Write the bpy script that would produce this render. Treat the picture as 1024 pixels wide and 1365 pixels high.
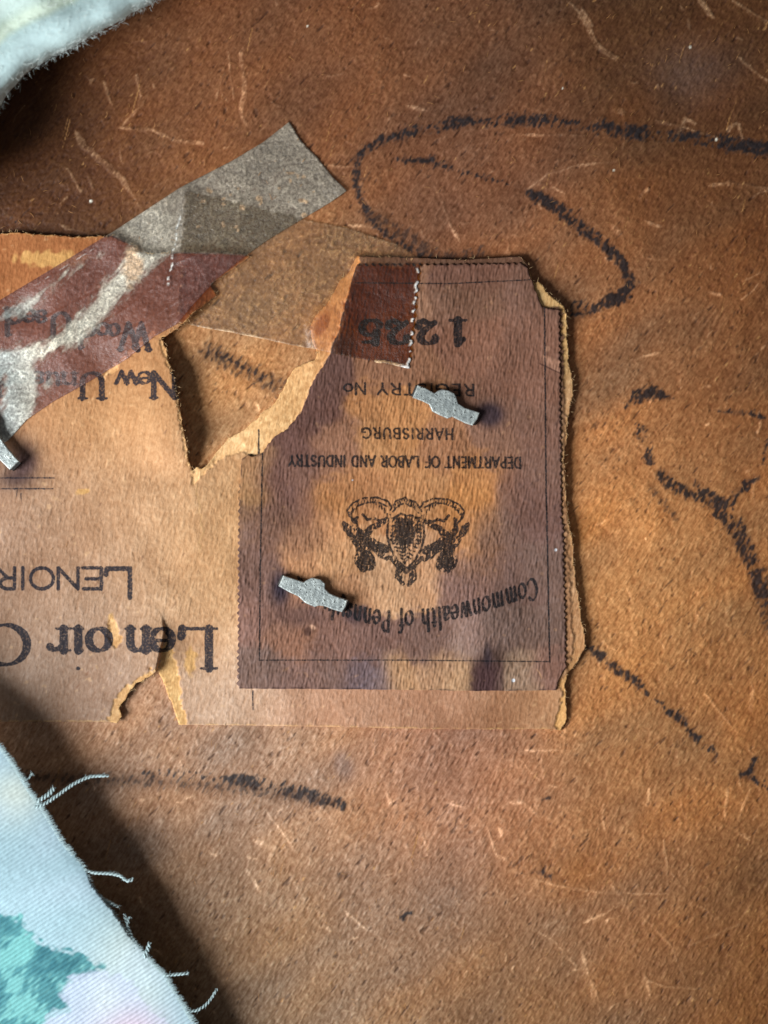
import bpy, bmesh, math, random
import numpy as np
for o in list(bpy.data.objects): bpy.data.objects.remove(o)
SC = bpy.context.scene
COL = SC.collection
S = 0.000125            # metres per photo pixel on the board (128 mm wide view)
D = 2000.0              # camera height above the board, same unit
W0, H0 = 1024.0, 1365.0
R = math.radians
# ------------------------------------------------------------------ camera, world, lamps
cam = bpy.data.cameras.new('camera'); camo = bpy.data.objects.new('camera', cam); COL.objects.link(camo)
camo.location = (0, 0, D*S)
cam.sensor_fit = 'VERTICAL'; cam.sensor_height = 36
cam.angle = 2*math.atan((H0/2)/D)
cam.clip_start = 0.01; cam.clip_end = 20
cam.dof.use_dof = True; cam.dof.focus_distance = (D-5)*S; cam.dof.aperture_fstop = 8.0
SC.camera = camo
world = bpy.data.worlds.new('World'); SC.world = world; world.use_nodes = True
bg = world.node_tree.nodes['Background']; bg.inputs[0].default_value = (0.92, 0.96, 1.0, 1); bg.inputs[1].default_value = 0.11
def area(name, loc, target, sx, sy, power, color):
    l = bpy.data.lights.new(name, 'AREA'); l.shape = 'RECTANGLE'; l.size = sx; l.size_y = sy
    l.energy = power; l.color = color
    o = bpy.data.objects.new(name, l); COL.objects.link(o); o.location = loc
    import mathutils
    d = mathutils.Vector(target)-mathutils.Vector(loc)
    o.rotation_euler = d.to_track_quat('-Z', 'Y').to_euler()
    return o
area('window_light', (-0.335, -0.155, 0.215), (0, 0, 0), 0.19, 0.24, 3.7, (0.93, 0.985, 1.0))
SC.view_settings.view_transform = 'Standard'; SC.view_settings.look = 'None'
SC.view_settings.exposure = 0.0; SC.view_settings.gamma = 1.0
SC.render.resolution_x = 768; SC.render.resolution_y = 1024
# ------------------------------------------------------------------ number helpers
rs = np.random.RandomState(11)
def lin(c):
    c = np.array(c, float)/255.0
    return np.where(c <= 0.04045, c/12.92, ((c+0.055)/1.055)**2.4)
def sm(a, b, x):
    t = np.clip((x-a)/(b-a), 0, 1); return t*t*(3-2*t)
TONE = np.array((.72, 1.0, 1.28))
def tone(n): return np.exp(np.asarray(n)[..., None]*TONE)
def mix(col, tgt, m):
    m = np.clip(m, 0, 1)[..., None]; return col*(1-m) + (lin(tgt) if not isinstance(tgt, np.ndarray) else tgt)*m
NX, NY, OX, OY = 1152, 1500, -64, -64
fx = np.fft.rfftfreq(NX)[None, :]; fy = np.fft.fftfreq(NY)[:, None]
def fld(L, Wd, ang=0.0, seed=0, hp=0):
    """gaussian noise, correlation L px along ang (degrees, counter-clockwise in the picture) and Wd across"""
    w = np.random.RandomState(seed).randn(NY, NX)
    a = R(ang); ux, uy = math.cos(a), -math.sin(a)
    p = fx*ux + fy*uy; q = -fx*uy + fy*ux
    k = np.exp(-2*math.pi**2*((p*L*0.5)**2 + (q*Wd*0.5)**2))
    if hp: k = k*(1-np.exp(-2*math.pi**2*(fx**2+fy**2)*(hp*0.5)**2))
    n = np.fft.irfft2(np.fft.rfft2(w)*k, s=(NY, NX)); n -= n.mean()
    return (n/n.std()).astype(np.float32)
def samp(f, x, y):
    u = (np.asarray(x)-OX) % NX; v = (np.asarray(y)-OY) % NY
    i = np.floor(u).astype(int); j = np.floor(v).astype(int); a = u-i; b = v-j
    i %= NX; j %= NY; i1 = (i+1) % NX; j1 = (j+1) % NY
    return f[j, i]*(1-a)*(1-b)+f[j, i1]*a*(1-b)+f[j1, i]*(1-a)*b+f[j1, i1]*a*b
F = dict(
    st_a=fld(6.5, 1.4, 62, 1), st_b=fld(5, 1.5, 48, 2), st_long=fld(20, 2.4, 52, 3), st_v=fld(5.5, 1.4, 82, 4),
    pit=fld(5.5, 1.9, 55, 5), pit2=fld(12, 2.2, 48, 6), blob=fld(26, 26, 0, 7), big=fld(130, 110, 20, 8),
    mid=fld(60, 34, 30, 9), fine=fld(1.6, 1.6, 0, 10), fine2=fld(2.6, 2.0, 60, 12), grain=fld(5, 4, 0, 13),
    cr=fld(5.5, 2.3, 62, 14, hp=10), cr2=fld(22, 18, 0, 15), vmid=fld(26, 14, 86, 16), hair=fld(30, 1.6, 75, 17), huge=fld(300, 260, 0, 18))
def N(k, x, y): return samp(F[k], x, y)
def W(x, y, z):
    """photo pixel + height -> metres, seen from the camera"""
    k = (D-z)/D
    return np.stack([(x-W0/2)*k*S, -(y-H0/2)*k*S, z*S + 0*x], -1)
def seg_field(field, X, Y, pts, wd, x0, y0, sp, pad=8):
    """min-in the signed distance of a stroke with per-point widths; X, Y regular grid"""
    pts = np.array(pts, float); wd = np.broadcast_to(np.array(wd, float), (len(pts),))
    for a, b, wa, wb in zip(pts[:-1], pts[1:], wd[:-1], wd[1:]):
        m = max(wa, wb)/2+pad
        i0 = max(0, int((min(a[0], b[0])-m-x0)/sp)); i1 = min(X.shape[1], int((max(a[0], b[0])+m-x0)/sp)+2)
        j0 = max(0, int((min(a[1], b[1])-m-y0)/sp)); j1 = min(X.shape[0], int((max(a[1], b[1])+m-y0)/sp)+2)
        if i0 >= i1 or j0 >= j1: continue
        x = X[j0:j1, i0:i1]; y = Y[j0:j1, i0:i1]
        d = b-a; L2 = max(d@d, 1e-9)
        t = np.clip(((x-a[0])*d[0]+(y-a[1])*d[1])/L2, 0, 1)
        r = np.hypot(x-a[0]-t*d[0], y-a[1]-t*d[1]) - (wa+(wb-wa)*t)/2
        np.minimum(field[j0:j1, i0:i1], r, out=field[j0:j1, i0:i1])
def poly_sdf(P, x, y):
    """signed distance (negative inside) and nearest outline point"""
    P = np.array(P, float); sh = x.shape; x = x.ravel(); y = y.ravel()
    best = np.full(x.shape, 1e18); nx = np.zeros_like(x); ny = np.zeros_like(x); ins = np.zeros(x.shape, bool)
    for a, b in zip(P, np.roll(P, -1, 0)):
        d = b-a; L2 = max(d@d, 1e-12)
        t = np.clip(((x-a[0])*d[0]+(y-a[1])*d[1])/L2, 0, 1)
        qx = a[0]+t*d[0]; qy = a[1]+t*d[1]; r = (x-qx)**2+(y-qy)**2
        m = r < best; best[m] = r[m]; nx[m] = qx[m]; ny[m] = qy[m]
        c = (a[1] > y) != (b[1] > y)
        with np.errstate(divide='ignore', invalid='ignore'):
            xi = a[0]+(y-a[1])*d[0]/(d[1] if d[1] else 1e-12)
        ins ^= c & (x < xi)
    s = np.sqrt(best); s[ins] *= -1
    return s.reshape(sh), nx.reshape(sh), ny.reshape(sh)
def jag(P, step, amp, seed, closed=True, keep=None):
    """subdivide an outline and roughen it like torn paper"""
    r = random.Random(seed); out = []; P = list(P)
    n = len(P) if closed else len(P)-1
    for i in range(n):
        a, b = P[i], P[(i+1) % len(P)]
        L = math.hypot(b[0]-a[0], b[1]-a[1]); k = max(1, int(L/step))
        am = amp if (keep is None or keep(i)) else 0.25
        nx_, ny_ = -(b[1]-a[1])/max(L, 1e-6), (b[0]-a[0])/max(L, 1e-6)
        w = 0
        for j in range(k):
            t = j/k; w = 0.6*w + r.uniform(-1, 1)*am*0.7
            f = 0 if j == 0 else 1
            out.append((a[0]+(b[0]-a[0])*t+nx_*w*f, a[1]+(b[1]-a[1])*t+ny_*w*f))
    if not closed: out.append(P[-1])
    return out
# ------------------------------------------------------------------ object helpers
def props(o, label=None, cat=None, group=None, kind=None):
    for k, v in (('label', label), ('category', cat), ('group', group), ('kind', kind)):
        if v: o[k] = v
    return o
def mkmesh(name, V, Q, mat, origin=(0, 0, 0), attrs=None, cols=None, parent=None, smooth=True, T=None):
    me = bpy.data.meshes.new(name)
    V = np.asarray(V, np.float64)-np.array(origin)
    nq = len(Q); nt = 0 if T is None else len(T)
    me.vertices.add(len(V)); me.vertices.foreach_set('co', V.astype(np.float32).ravel())
    loops = np.asarray(Q).ravel(); 
    if nt: loops = np.concatenate([loops, np.asarray(T).ravel()])
    me.loops.add(len(loops)); me.loops.foreach_set('vertex_index', loops.astype(np.int32))
    st = np.arange(nq)*4
    if nt: st = np.concatenate([st, nq*4+np.arange(nt)*3])
    me.polygons.add(nq+nt); me.polygons.foreach_set('loop_start', st.astype(np.int32))
    me.update(calc_edges=True)
    me.polygons.foreach_set('use_smooth', np.full(nq+nt, smooth))
    for k, a in (attrs or {}).items():
        t = me.attributes.new(k, 'FLOAT', 'POINT'); t.data.foreach_set('value', np.asarray(a, np.float32).ravel())
    for k, a in (cols or {}).items():
        a = np.asarray(a, np.float32); a = np.concatenate([a, np.ones((len(a), 1), np.float32)], 1)
        t = me.attributes.new(k, 'FLOAT_COLOR', 'POINT'); t.data.foreach_set('color', a.ravel())
    me.materials.append(mat)
    o = bpy.data.objects.new(name, me); COL.objects.link(o)
    if parent: o.parent = parent; o.location = np.array(origin)-np.array(parent.location)
    else: o.location = origin
    return o
def sheet(name, P, sp, zf, thick, mat, colf, attrf=None, parent=None, origin_xy=None, col2=None, rim=None):
    """a sheet with real thickness filling outline P: zf(x,y) height; colf(x,y,sdf,X,Y,grid)->linear colour"""
    P = np.array(P); x0, y0 = P.min(0)-sp; x1, y1 = P.max(0)+sp
    xs = np.arange(x0, x1+sp, sp); ys = np.arange(y0, y1+sp, sp); X, Y = np.meshgrid(xs, ys)
    s, qx, qy = poly_sdf(P, X, Y)
    ok = s < 0.5*sp
    q = ok[:-1, :-1] & ok[1:, :-1] & ok[:-1, 1:] & ok[1:, 1:]
    idx = np.arange(X.size).reshape(X.shape)
    jj, ii = np.nonzero(q)
    Q = np.stack([idx[jj+1, ii], idx[jj+1, ii+1], idx[jj, ii+1], idx[jj, ii]], 1)
    cnt = np.zeros(X.size, int); np.add.at(cnt, Q.ravel(), 1)
    cnt = cnt.reshape(X.shape); bnd = (cnt > 0) & (cnt < 4)
    XX = np.where(bnd, qx, X); YY = np.where(bnd, qy, Y)
    Z = zf(XX, YY)
    col = colf(XX, YY, s, X, Y, (x0, y0, sp))
    at = attrf(XX, YY, s, X, Y, (x0, y0, sp)) if attrf else {}
    used = np.nonzero(cnt.ravel())[0]; remap = -np.ones(X.size, int); remap[used] = np.arange(len(used))
    V = W(XX, YY, Z).reshape(-1, 3)[used]; Q = remap[Q]
    C = col.reshape(-1, 3)[used]; at = {k: a.ravel()[used] for k, a in at.items()}
    C2 = None if col2 is None else col2(XX, YY, s).reshape(-1, 3)[used]
    # skirt
    E = np.concatenate([Q[:, [0, 1]], Q[:, [1, 2]], Q[:, [2, 3]], Q[:, [3, 0]]])
    key = np.sort(E, 1); k1 = key[:, 0].astype(np.int64)*len(V)+key[:, 1]
    u, inv, c = np.unique(k1, return_inverse=True, return_counts=True)
    B = E[c[inv] == 1]
    bv = np.unique(B); low = {}
    lowmap = -np.ones(len(V), int); lowmap[bv] = len(V)+np.arange(len(bv))
    LV = V[bv].copy(); LV[:, 2] -= thick*S
    SQ = np.stack([B[:, 1], B[:, 0], lowmap[B[:, 0]], lowmap[B[:, 1]]], 1)
    LC = C[bv] if rim is None else np.tile(lin(rim), (len(bv), 1))
    V = np.concatenate([V, LV]); Q = np.concatenate([Q, SQ]); C = np.concatenate([C, LC])
    at = {k: np.concatenate([a, a[bv]]) for k, a in at.items()}
    cols = {'Col': C}
    if C2 is not None: cols['Tint'] = np.concatenate([C2, C2[bv]])
    cx, cy = P.mean(0) if origin_xy is None else origin_xy
    return mkmesh(name, V, Q, mat, tuple(W(np.array(cx), np.array(cy), np.array(0.0))), at, cols, parent)
# ------------------------------------------------------------------ materials
class NT:
    def __init__(s, name):
        s.m = bpy.data.materials.new(name); s.m.use_nodes = True; s.t = s.m.node_tree; s.n = s.t.nodes
        s.out = s.n['Material Output']; s.b = s.n['Principled BSDF']
    def new(s, t, **k):
        n = s.n.new(t)
        for a, v in k.items(): setattr(n, a, v)
        return n
    def l(s, a, b): s.t.links.new(a, b)
    def attr(s, name): return s.new('ShaderNodeAttribute', attribute_name=name)
    def coord(s, scale, rot=0.0):
        tc = s.new('ShaderNodeTexCoord'); mp = s.new('ShaderNodeMapping')
        mp.inputs['Scale'].default_value = scale; mp.inputs['Rotation'].default_value = (0, 0, rot)
        # rotate first, then stretch
        r = s.new('ShaderNodeVectorRotate'); r.rotation_type = 'Z_AXIS'; r.inputs['Angle'].default_value = -rot
        mp.inputs['Rotation'].default_value = (0, 0, 0)
        s.l(tc.outputs['Object'], r.inputs['Vector']); s.l(r.outputs['Vector'], mp.inputs['Vector']); return mp.outputs['Vector']
    def noise(s, vec, scale=1.0, det=3.0, rough=0.6):
        n = s.new('ShaderNodeTexNoise'); n.inputs['Scale'].default_value = scale
        n.inputs['Detail'].default_value = det; n.inputs['Roughness'].default_value = rough
        s.l(vec, n.inputs['Vector']); return n.outputs['Fac']
    def math(s, op, a, b=None, c=None, clamp=False):
        n = s.new('ShaderNodeMath', operation=op); n.use_clamp = clamp
        for i, v in enumerate((a, b, c)):
            if v is None: continue
            if isinstance(v, (int, float)): n.inputs[i].default_value = v
            else: s.l(v, n.inputs[i])
        return n.outputs[0]
    def rng(s, v, a, b, c, d):
        n = s.new('ShaderNodeMapRange'); s.l(v, n.inputs[0])
        for i, k in enumerate((a, b, c, d)): n.inputs[i+1].default_value = k
        return n.outputs[0]
    def mixc(s, f, a, b, mode='MIX'):
        n = s.new('ShaderNodeMix', data_type='RGBA', blend_type=mode)
        for sock, v in ((n.inputs[0], f), (n.inputs[6], a), (n.inputs[7], b)):
            if isinstance(v, (int, float)): sock.default_value = v
            elif isinstance(v, tuple): sock.default_value = v
            else: s.l(v, sock)
        return n.outputs[2]
    def bump(s, h, dist, strength=1.0):
        n = s.new('ShaderNodeBump'); n.inputs['Distance'].default_value = dist; n.inputs['Strength'].default_value = strength
        s.l(h, n.inputs['Height']); s.l(n.outputs[0], s.b.inputs['Normal']); return n
def rgba(c): return tuple(lin(c))+(1.0,)
def paper_mat(name, ang, rough=0.75, spec=0.25, bumpd=0.5, contrast=0.35, ink=(32, 34, 44), sx=0.45, sl=0.12, haslf=True):
    n = NT(name); px = 1/S
    v = n.coord((sl*px, sx*px, 0.3*px), R(ang)); fb = n.noise(v, 1, 3)
    v2 = n.coord((0.35*px, 0.35*px, 0.35*px)); f2 = n.noise(v2, 1, 2)
    col = n.attr('Col').outputs['Color']
    k = n.math('ADD', n.math('MULTIPLY', fb, 0.65), n.math('MULTIPLY', f2, 0.35))
    g = n.rng(k, 0.3, 0.7, 1-contrast, 1+contrast)
    gc = n.new('ShaderNodeCombineColor')
    for i, w in enumerate((.72, 1.0, 1.28)): n.l(n.rng(k, 0.3, 0.7, 1-contrast*w, 1+contrast*w), gc.inputs[i])
    c = n.mixc(1.0, col, gc.outputs[0], 'MULTIPLY')
    if haslf:
        i = n.attr('ink').outputs['Fac']
        e = n.math('ADD', i, n.rng(k, 0.3, 0.7, 0.75, -0.75))
        m = n.rng(e, -0.45, 0.75, 0.94, 0.0)
        wear = n.rng(f2, 0.34, 0.48, 0.7, 1.0)
        c = n.mixc(n.math('MULTIPLY', m, wear), c, rgba(ink))
    n.l(c, n.b.inputs['Base Color']); n.b.inputs['Roughness'].default_value = rough
    n.b.inputs['Specular IOR Level'].default_value = spec
    n.bump(k, bumpd*S, 1.0)
    return n.m
M_board = paper_mat('fibreboard', 55, 0.62, 0.35, 1.0, 0.40, haslf=False, sx=0.40, sl=0.10)
M_tag = paper_mat('kraft_tag_paper', 75, 0.8, 0.2, 0.8, 0.21, ink=(26, 30, 42), sx=0.42, sl=0.13)
M_stamp = paper_mat('stamp_paper', 82, 0.8, 0.2, 0.34, 0.15, ink=(26, 25, 28), sx=0.5, sl=0.2)
def tape_mat(name, rough=0.38):
    n = NT(name); px = 1/S
    tint = n.attr('Tint').outputs['Color']; col = n.attr('Col').outputs['Color']; op = n.attr('opaq').outputs['Fac']
    f = n.noise(n.coord((0.3*px,)*3), 1, 4, 0.7)
    op2 = n.math('ADD', op, n.math('MULTIPLY', n.math('MULTIPLY', n.rng(f, 0.3, 0.7, -0.5, 0.5), op), 0.9), clamp=True)
    tr = n.new('ShaderNodeBsdfTransparent'); n.l(tint, tr.inputs[0])
    n.l(n.mixc(n.rng(f, 0.35, 0.65, 0, 1), col, n.mixc(1.0, col, (1.5, 1.45, 1.4, 1), 'MULTIPLY')), n.b.inputs['Base Color'])
    n.b.inputs['Roughness'].default_value = 0.5
    gl = n.new('ShaderNodeBsdfGlossy'); gl.inputs['Roughness'].default_value = rough; gl.inputs['Color'].default_value = (1, 1, 1, 1)
    bp = n.bump(f, 0.9*S); n.l(bp.outputs[0], gl.inputs['Normal'])
    m1 = n.new('ShaderNodeMixShader'); n.l(op2, m1.inputs[0]); n.l(tr.outputs[0], m1.inputs[1]); n.l(n.b.outputs[0], m1.inputs[2])
    m2 = n.new('ShaderNodeMixShader'); m2.inputs[0].default_value = 0.05
    n.l(m1.outputs[0], m2.inputs[1]); n.l(gl.outputs[0], m2.inputs[2]); n.l(m2.outputs[0], n.out.inputs[0])
    return n.m
M_tape = tape_mat('dusty_cellophane', 0.4); M_amber = tape_mat('amber_cellophane', 0.45)
def simple(name, c, rough=0.8, metal=0.0, bumpd=0.5, sc=0.3, spec=0.3, var=0.15, attr=False, trans=0.0):
    n = NT(name); px = 1/S; f = n.noise(n.coord((sc*px,)*3), 1, 4)
    base = n.attr('Col').outputs['Color'] if attr else rgba(c)
    g = n.rng(f, 0.3, 0.7, 1-var, 1+var); gc = n.new('ShaderNodeCombineColor')
    for i in range(3): n.l(g, gc.inputs[i])
    n.l(n.mixc(1.0, base, gc.outputs[0], 'MULTIPLY'), n.b.inputs['Base Color'])
    n.b.inputs['Roughness'].default_value = rough; n.b.inputs['Metallic'].default_value = metal
    n.b.inputs['Specular IOR Level'].default_value = spec
    if trans: n.b.inputs['Subsurface Weight'].default_value = trans; n.b.inputs['Subsurface Radius'].default_value = (1, 1, 1); n.b.inputs['Subsurface Scale'].default_value = 6*S
    n.bump(f, bumpd*S); return n.m
M_metal = simple('dull_zinc', (158, 160, 156), 0.45, 0.25, 1.6, 0.16, 0.5, 0.30)
def pitted():
    n = NT('dull_zinc'); px = 1/S; f = n.noise(n.coord((0.16*px,)*3), 1, 4); p = n.noise(n.coord((0.30*px,)*3), 1, 2, .4)
    c = n.mixc(n.rng(f, .35, .65, 0, 1), rgba((150, 156, 155)), rgba((206, 212, 208)))
    pit = n.rng(p, .64, .70, 0, 1); c = n.mixc(n.math('MULTIPLY', pit, .75), c, rgba((52, 50, 50)))
    c = n.mixc(n.rng(f, .62, .75, 0, .5), c, rgba((150, 138, 104)))
    n.l(c, n.b.inputs['Base Color']); n.b.inputs['Metallic'].default_value = .3; n.b.inputs['Roughness'].default_value = .42
    n.bump(n.math('SUBTRACT', f, n.math('MULTIPLY', pit, .6)), 1.6*S); return n.m
M_metal = pitted()
M_prong = simple('dark_zinc', (70, 68, 66), 0.6, 0.4)
M_cloth = simple('printed_cotton', (200, 215, 220), 0.95, 0, 0.15, 0.4, 0.1, 0.03, attr=True)
M_thread = simple('cotton_thread', (170, 188, 190), 0.95, 0, 0.4, 0.5, 0.1, 0.1)
M_wad = simple('white_wadding', (225, 232, 228), 0.95, 0, 0.9, 0.12, 0.1, 0.06, attr=True)
M_wadfib = simple('wadding_fibre', (225, 232, 228), 0.95, 0, 0.2, 0.3, 0.1, 0.05)
M_fibre = simple('paper_fibre', (186, 134, 82), 0.8, 0, 0.2, 0.3, 0.2, 0.3)
# ------------------------------------------------------------------ lettering: pen skeletons
def A(cx, cy, rx, ry, a0, a1, n=14):
    return [(cx+rx*math.cos(R(a0+(a1-a0)*i/n)), cy+ry*math.sin(R(a0+(a1-a0)*i/n))) for i in range(n+1)]
def low(h):      # lower case, x-height h ; (width, strokes, serifs(x,y,halfwidth))
    k = h/2
    return {
     'o': (.56, [A(.28, k, .25, k, 90, 450, 24)], []),
     'e': (.5, [[(.06, k*1.08), (.46, k*1.08)] , A(.27, k, .22, k, 5, 325, 22)], []),
     'n': (.6, [[(.12, 0), (.12, h)], [(.12, h*.72)]+A(.3, h*.66, .17, h*.34, 120, 0, 8)+[(.47, 0)]], [(.12, 0, .11), (.47, 0, .11), (.07, h, .05)]),
     'u': (.6, [[(.12, h), (.12, h*.34)]+A(.29, h*.34, .17, h*.34, 180, 300, 8)+[(.47, h*.28)], [(.47, h), (.47, 0)]], [(.07, h, .06), (.43, h, .06), (.52, 0, .05)]),
     'i': (.26, [[(.13, 0), (.13, h)], [(.12, 1.0), (.14, 1.0)]], [(.13, 0, .11), (.08, h, .05)]),
     'r': (.4, [[(.12, 0), (.12, h)], [(.12, h*.68), (.2, h*.92), (.3, h*.97), (.34, h*.86)], [(.335, h*.85), (.345, h*.82)]], [(.12, 0, .12), (.07, h, .05)]),
     'w': (.8, [[(.04, h), (.22, 0), (.39, h*.95)], [(.36, h), (.56, 0), (.74, h)]], [(.05, h, .08), (.37, h, .08), (.74, h, .07)]),
     's': (.4, [A(.2, h*.74, .14, h*.25, 20, 250, 12)[:-1]+A(.2, h*.27, .15, h*.27, 80, -165, 12)], []),
     'd': (.58, [A(.25, k, .2, k, 40, 325, 20), [(.46, 1.0), (.46, 0)]], [(.41, 1.0, .06), (.51, 0, .05)]),
     'a': (.5, [A(.22, h*.3, .16, h*.3, 60, 400, 16), [(.1, h*.85), (.2, h), (.34, h*.93), (.38, h*.7), (.38, .08), (.45, 0)]], []),
     'm': (.9, [[(.12, 0), (.12, h)], [(.12, h*.75)]+A(.27, h*.68, .15, h*.32, 130, 0, 8)+[(.42, 0)], [(.42, h*.75)]+A(.57, h*.68, .15, h*.32, 130, 0, 8)+[(.72, 0)]], [(.12, 0, .1), (.42, 0, .1), (.72, 0, .1), (.07, h, .05)]),
     'l': (.26, [[(.13, 0), (.13, 1.05)]], [(.13, 0, .1), (.09, 1.05, .05)]),
     't': (.34, [[(.15, .85), (.15, .1), (.22, 0), (.3, .05)], [(.02, h), (.3, h)]], []),
     'h': (.6, [[(.12, 0), (.12, 1.05)], [(.12, h*.72)]+A(.3, h*.66, .17, h*.34, 120, 0, 8)+[(.47, -.02)]], [(.12, 0, .11), (.47, 0, .1), (.07, 1.05, .05)]),
     'f': (.34, [[(.14, -.15), (.14, .85), (.22, 1.04), (.34, 1.0)], [(.02, h), (.3, h)]], []),
     'y': (.55, [[(.05, h), (.1, .1), (.3, .05)], [(.45, h), (.42, 0), (.25, -.28), (.08, -.22)]], []),
     'v': (.5, [[(.05, h), (.14, .05), (.3, .0), (.42, .3), (.4, h)]], []),
    }
CAP = {
 'A': (.72, [[(.04, 0), (.36, 1), (.68, 0)], [(.16, .34), (.56, .34)]], [(.04, 0, .08), (.68, 0, .1)]),
 'B': (.62, [[(.1, 0), (.1, 1)], [(.1, 1)]+A(.3, .76, .22, .24, 90, -90, 8)+[(.1, .52)], [(.1, .52), (.3, .52)]+A(.3, .26, .26, .26, 90, -90, 8)+[(.1, 0)]], []),
 'C': (.75, [A(.42, .5, .36, .5, 42, 318, 26)], []),
 'D': (.72, [[(.1, 0), (.1, 1), (.3, 1)]+A(.3, .5, .34, .5, 90, -90, 12)+[(.1, 0)]], []),
 'E': (.56, [[(.5, 1), (.1, 1), (.1, 0), (.52, 0)], [(.1, .52), (.44, .52)]], []),
 'F': (.54, [[(.5, 1), (.1, 1), (.1, 0)], [(.1, .52), (.42, .52)]], []),
 'G': (.76, [A(.42, .5, .36, .5, 45, 340, 22), [(.5, .42), (.76, .42), (.76, .12)]], []),
 'H': (.7, [[(.1, 0), (.1, 1)], [(.6, 0), (.6, 1)], [(.1, .52), (.6, .52)]], []),
 'I': (.26, [[(.13, 0), (.13, 1)]], []),
 'L': (.62, [[(.14, 1), (.14, 0), (.58, 0), (.6, .2)]], [(.14, 1, .13), (.14, 0, .13)]),
 'M': (.84, [[(.1, 0), (.12, 1), (.42, .1), (.72, 1), (.74, 0)]], []),
 'N': (.76, [[(.1, 0), (.1, 1)], [(.1, 1), (.64, 0)], [(.64, 0), (.64, 1)]], [(.1, 0, .1), (.06, 1, .06), (.64, 1, .1)]),
 'O': (.82, [A(.41, .5, .37, .5, 90, 450, 26)], []),
 'P': (.6, [[(.1, 0), (.1, 1), (.28, 1)]+A(.28, .73, .24, .27, 90, -90, 10)+[(.1, .46)]], []),
 'R': (.66, [[(.1, 0), (.1, 1), (.28, 1)]+A(.28, .74, .24, .26, 90, -90, 10)+[(.1, .48)], [(.3, .48), (.6, 0)]], []),
 'S': (.58, [A(.29, .75, .2, .25, 35, 255, 12)[:-1]+A(.29, .26, .22, .26, 80, -150, 12)], []),
 'T': (.62, [[(.02, 1), (.6, 1)], [(.31, 1), (.31, 0)]], []),
 'U': (.74, [[(.12, 1), (.12, .36)]+A(.37, .34, .25, .34, 180, 360, 12)+[(.62, 1)]], [(.12, 1, .13), (.62, 1, .11)]),
 'W': (1.0, [[(.04, 1), (.28, 0), (.5, .92)], [(.38, 1), (.68, 0), (.94, 1)]], [(.05, 1, .1), (.4, 1, .08), (.94, 1, .09)]),
 'Y': (.64, [[(.03, 1), (.32, .48), (.61, 1)], [(.32, .48), (.32, 0)]], []),
 '1': (.5, [[(.25, 0), (.25, .98)], [(.25, .98), (.1, .82)]], [(.25, 0, .22)]),
 '2': (.64, [A(.3, .72, .22, .27, 170, -20, 12)+[(.4, .42), (.12, .1)], [(.1, .1), (.28, .15), (.44, .03), (.56, .1), (.58, .24)], [(.1, .7), (.14, .74)]], []),
 '5': (.62, [[(.5, .93), (.16, .93)], [(.16, .95), (.14, .52)], [(.14, .52), (.2, .6)]+A(.28, .32, .24, .32, 105, -160, 14), [(.07, .18), (.1, .2)]], []),
}
GL = {'serif': {**CAP, **low(.55)}, 'sans': {**CAP, 'o': (.56, [A(.28, .33, .24, .33, 90, 450, 20)], [])}, 'black': {**CAP, **low(.66)}}
PEN = {'serif': (.065, .215, 8, .06), 'sans': (.165, .165, 0, 0), 'small': (.16, .21, 0, 0), 'black': (.06, .27, 30, 0), 'fat': (.11, .37, 5, .11), 'book': (.09, .23, 14, .08)}
def glyph(ch, pen, font, place, sdf, X, Y, g, k, kx):
    """place: (u,v) em coords -> photo px; k size px; kx horizontal squeeze"""
    thin, thick, nib, ser = PEN[pen]
    wd_, strokes, serifs = GL[font][ch]
    for st in strokes:
        if len(st) > 1:
            p = [place(u, v) for u, v in st]
            ws = []
            for i in range(len(st)):
                a = st[max(0, i-1)]; b = st[min(len(st)-1, i+1)]
                th = math.atan2(b[1]-a[1], (b[0]-a[0])*kx)
                # a down-right diagonal is heavy, an up-right one is light
                t = abs(math.sin(th-R(-nib) if False else th+R(nib)*(-1)))
                ws.append((thin+(thick-thin)*t)*k)
            # straight segments keep one width: split corners
            segs = [(p[i], p[i+1]) for i in range(len(p)-1)]
            for i, (a, b) in enumerate(segs):
                sa, sb = st[i], st[i+1]
                L = math.hypot(sb[0]-sa[0], sb[1]-sa[1])
                if L > .18:
                    th = math.atan2(sb[1]-sa[1], (sb[0]-sa[0])*kx); w = (thin+(thick-thin)*abs(math.sin(th-R(nib))))*k
                    seg_field(sdf, X, Y, [a, b], [w, w], *g)
                else: seg_field(sdf, X, Y, [a, b], [ws[i], ws[i+1]], *g)
    if ser:
        for x, y, hw in serifs:
            seg_field(sdf, X, Y, [place(x-hw, y), place(x+hw, y)], [ser*k*1.1]*2, *g)
def word_fit(txt, pen, font, p0, p1, size, sdf, X, Y, g, gap=.10, updir=None):
    """baseline from p0 to p1 in photo px, text turned with it; size = cap height px"""
    tot = sum((GL[font][c][0] if c != ' ' else .35)+gap for c in txt)-gap
    L = math.hypot(p1[0]-p0[0], p1[1]-p0[1]); r = ((p1[0]-p0[0])/L, (p1[1]-p0[1])/L)
    up = (r[1], -r[0]) if updir is None else updir
    sc = L/tot; u = 0
    for c in txt:
        if c == ' ': u += .35+gap; continue
        u0 = u
        glyph(c, pen, font, lambda a, b: (p0[0]+r[0]*(u0+a)*sc+up[0]*b*size, p0[1]+r[1]*(u0+a)*sc+up[1]*b*size), sdf, X, Y, g, size, sc/size)
        u += GL[font][c][0]+gap
def glyph_box(c, pen, font, xr, xl, yb, size, sdf, X, Y, g, tilt=0.0):
    """upside-down glyph spanning photo x from xr (its start) to xl, baseline at y=yb"""
    w = GL[font][c][0]; kx = (xr-xl)/w
    glyph(c, pen, font, lambda a, b: (xr-a*kx-tilt*b*size, yb+b*size+tilt*a*kx*-1), sdf, X, Y, g, size, kx/size)
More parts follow.
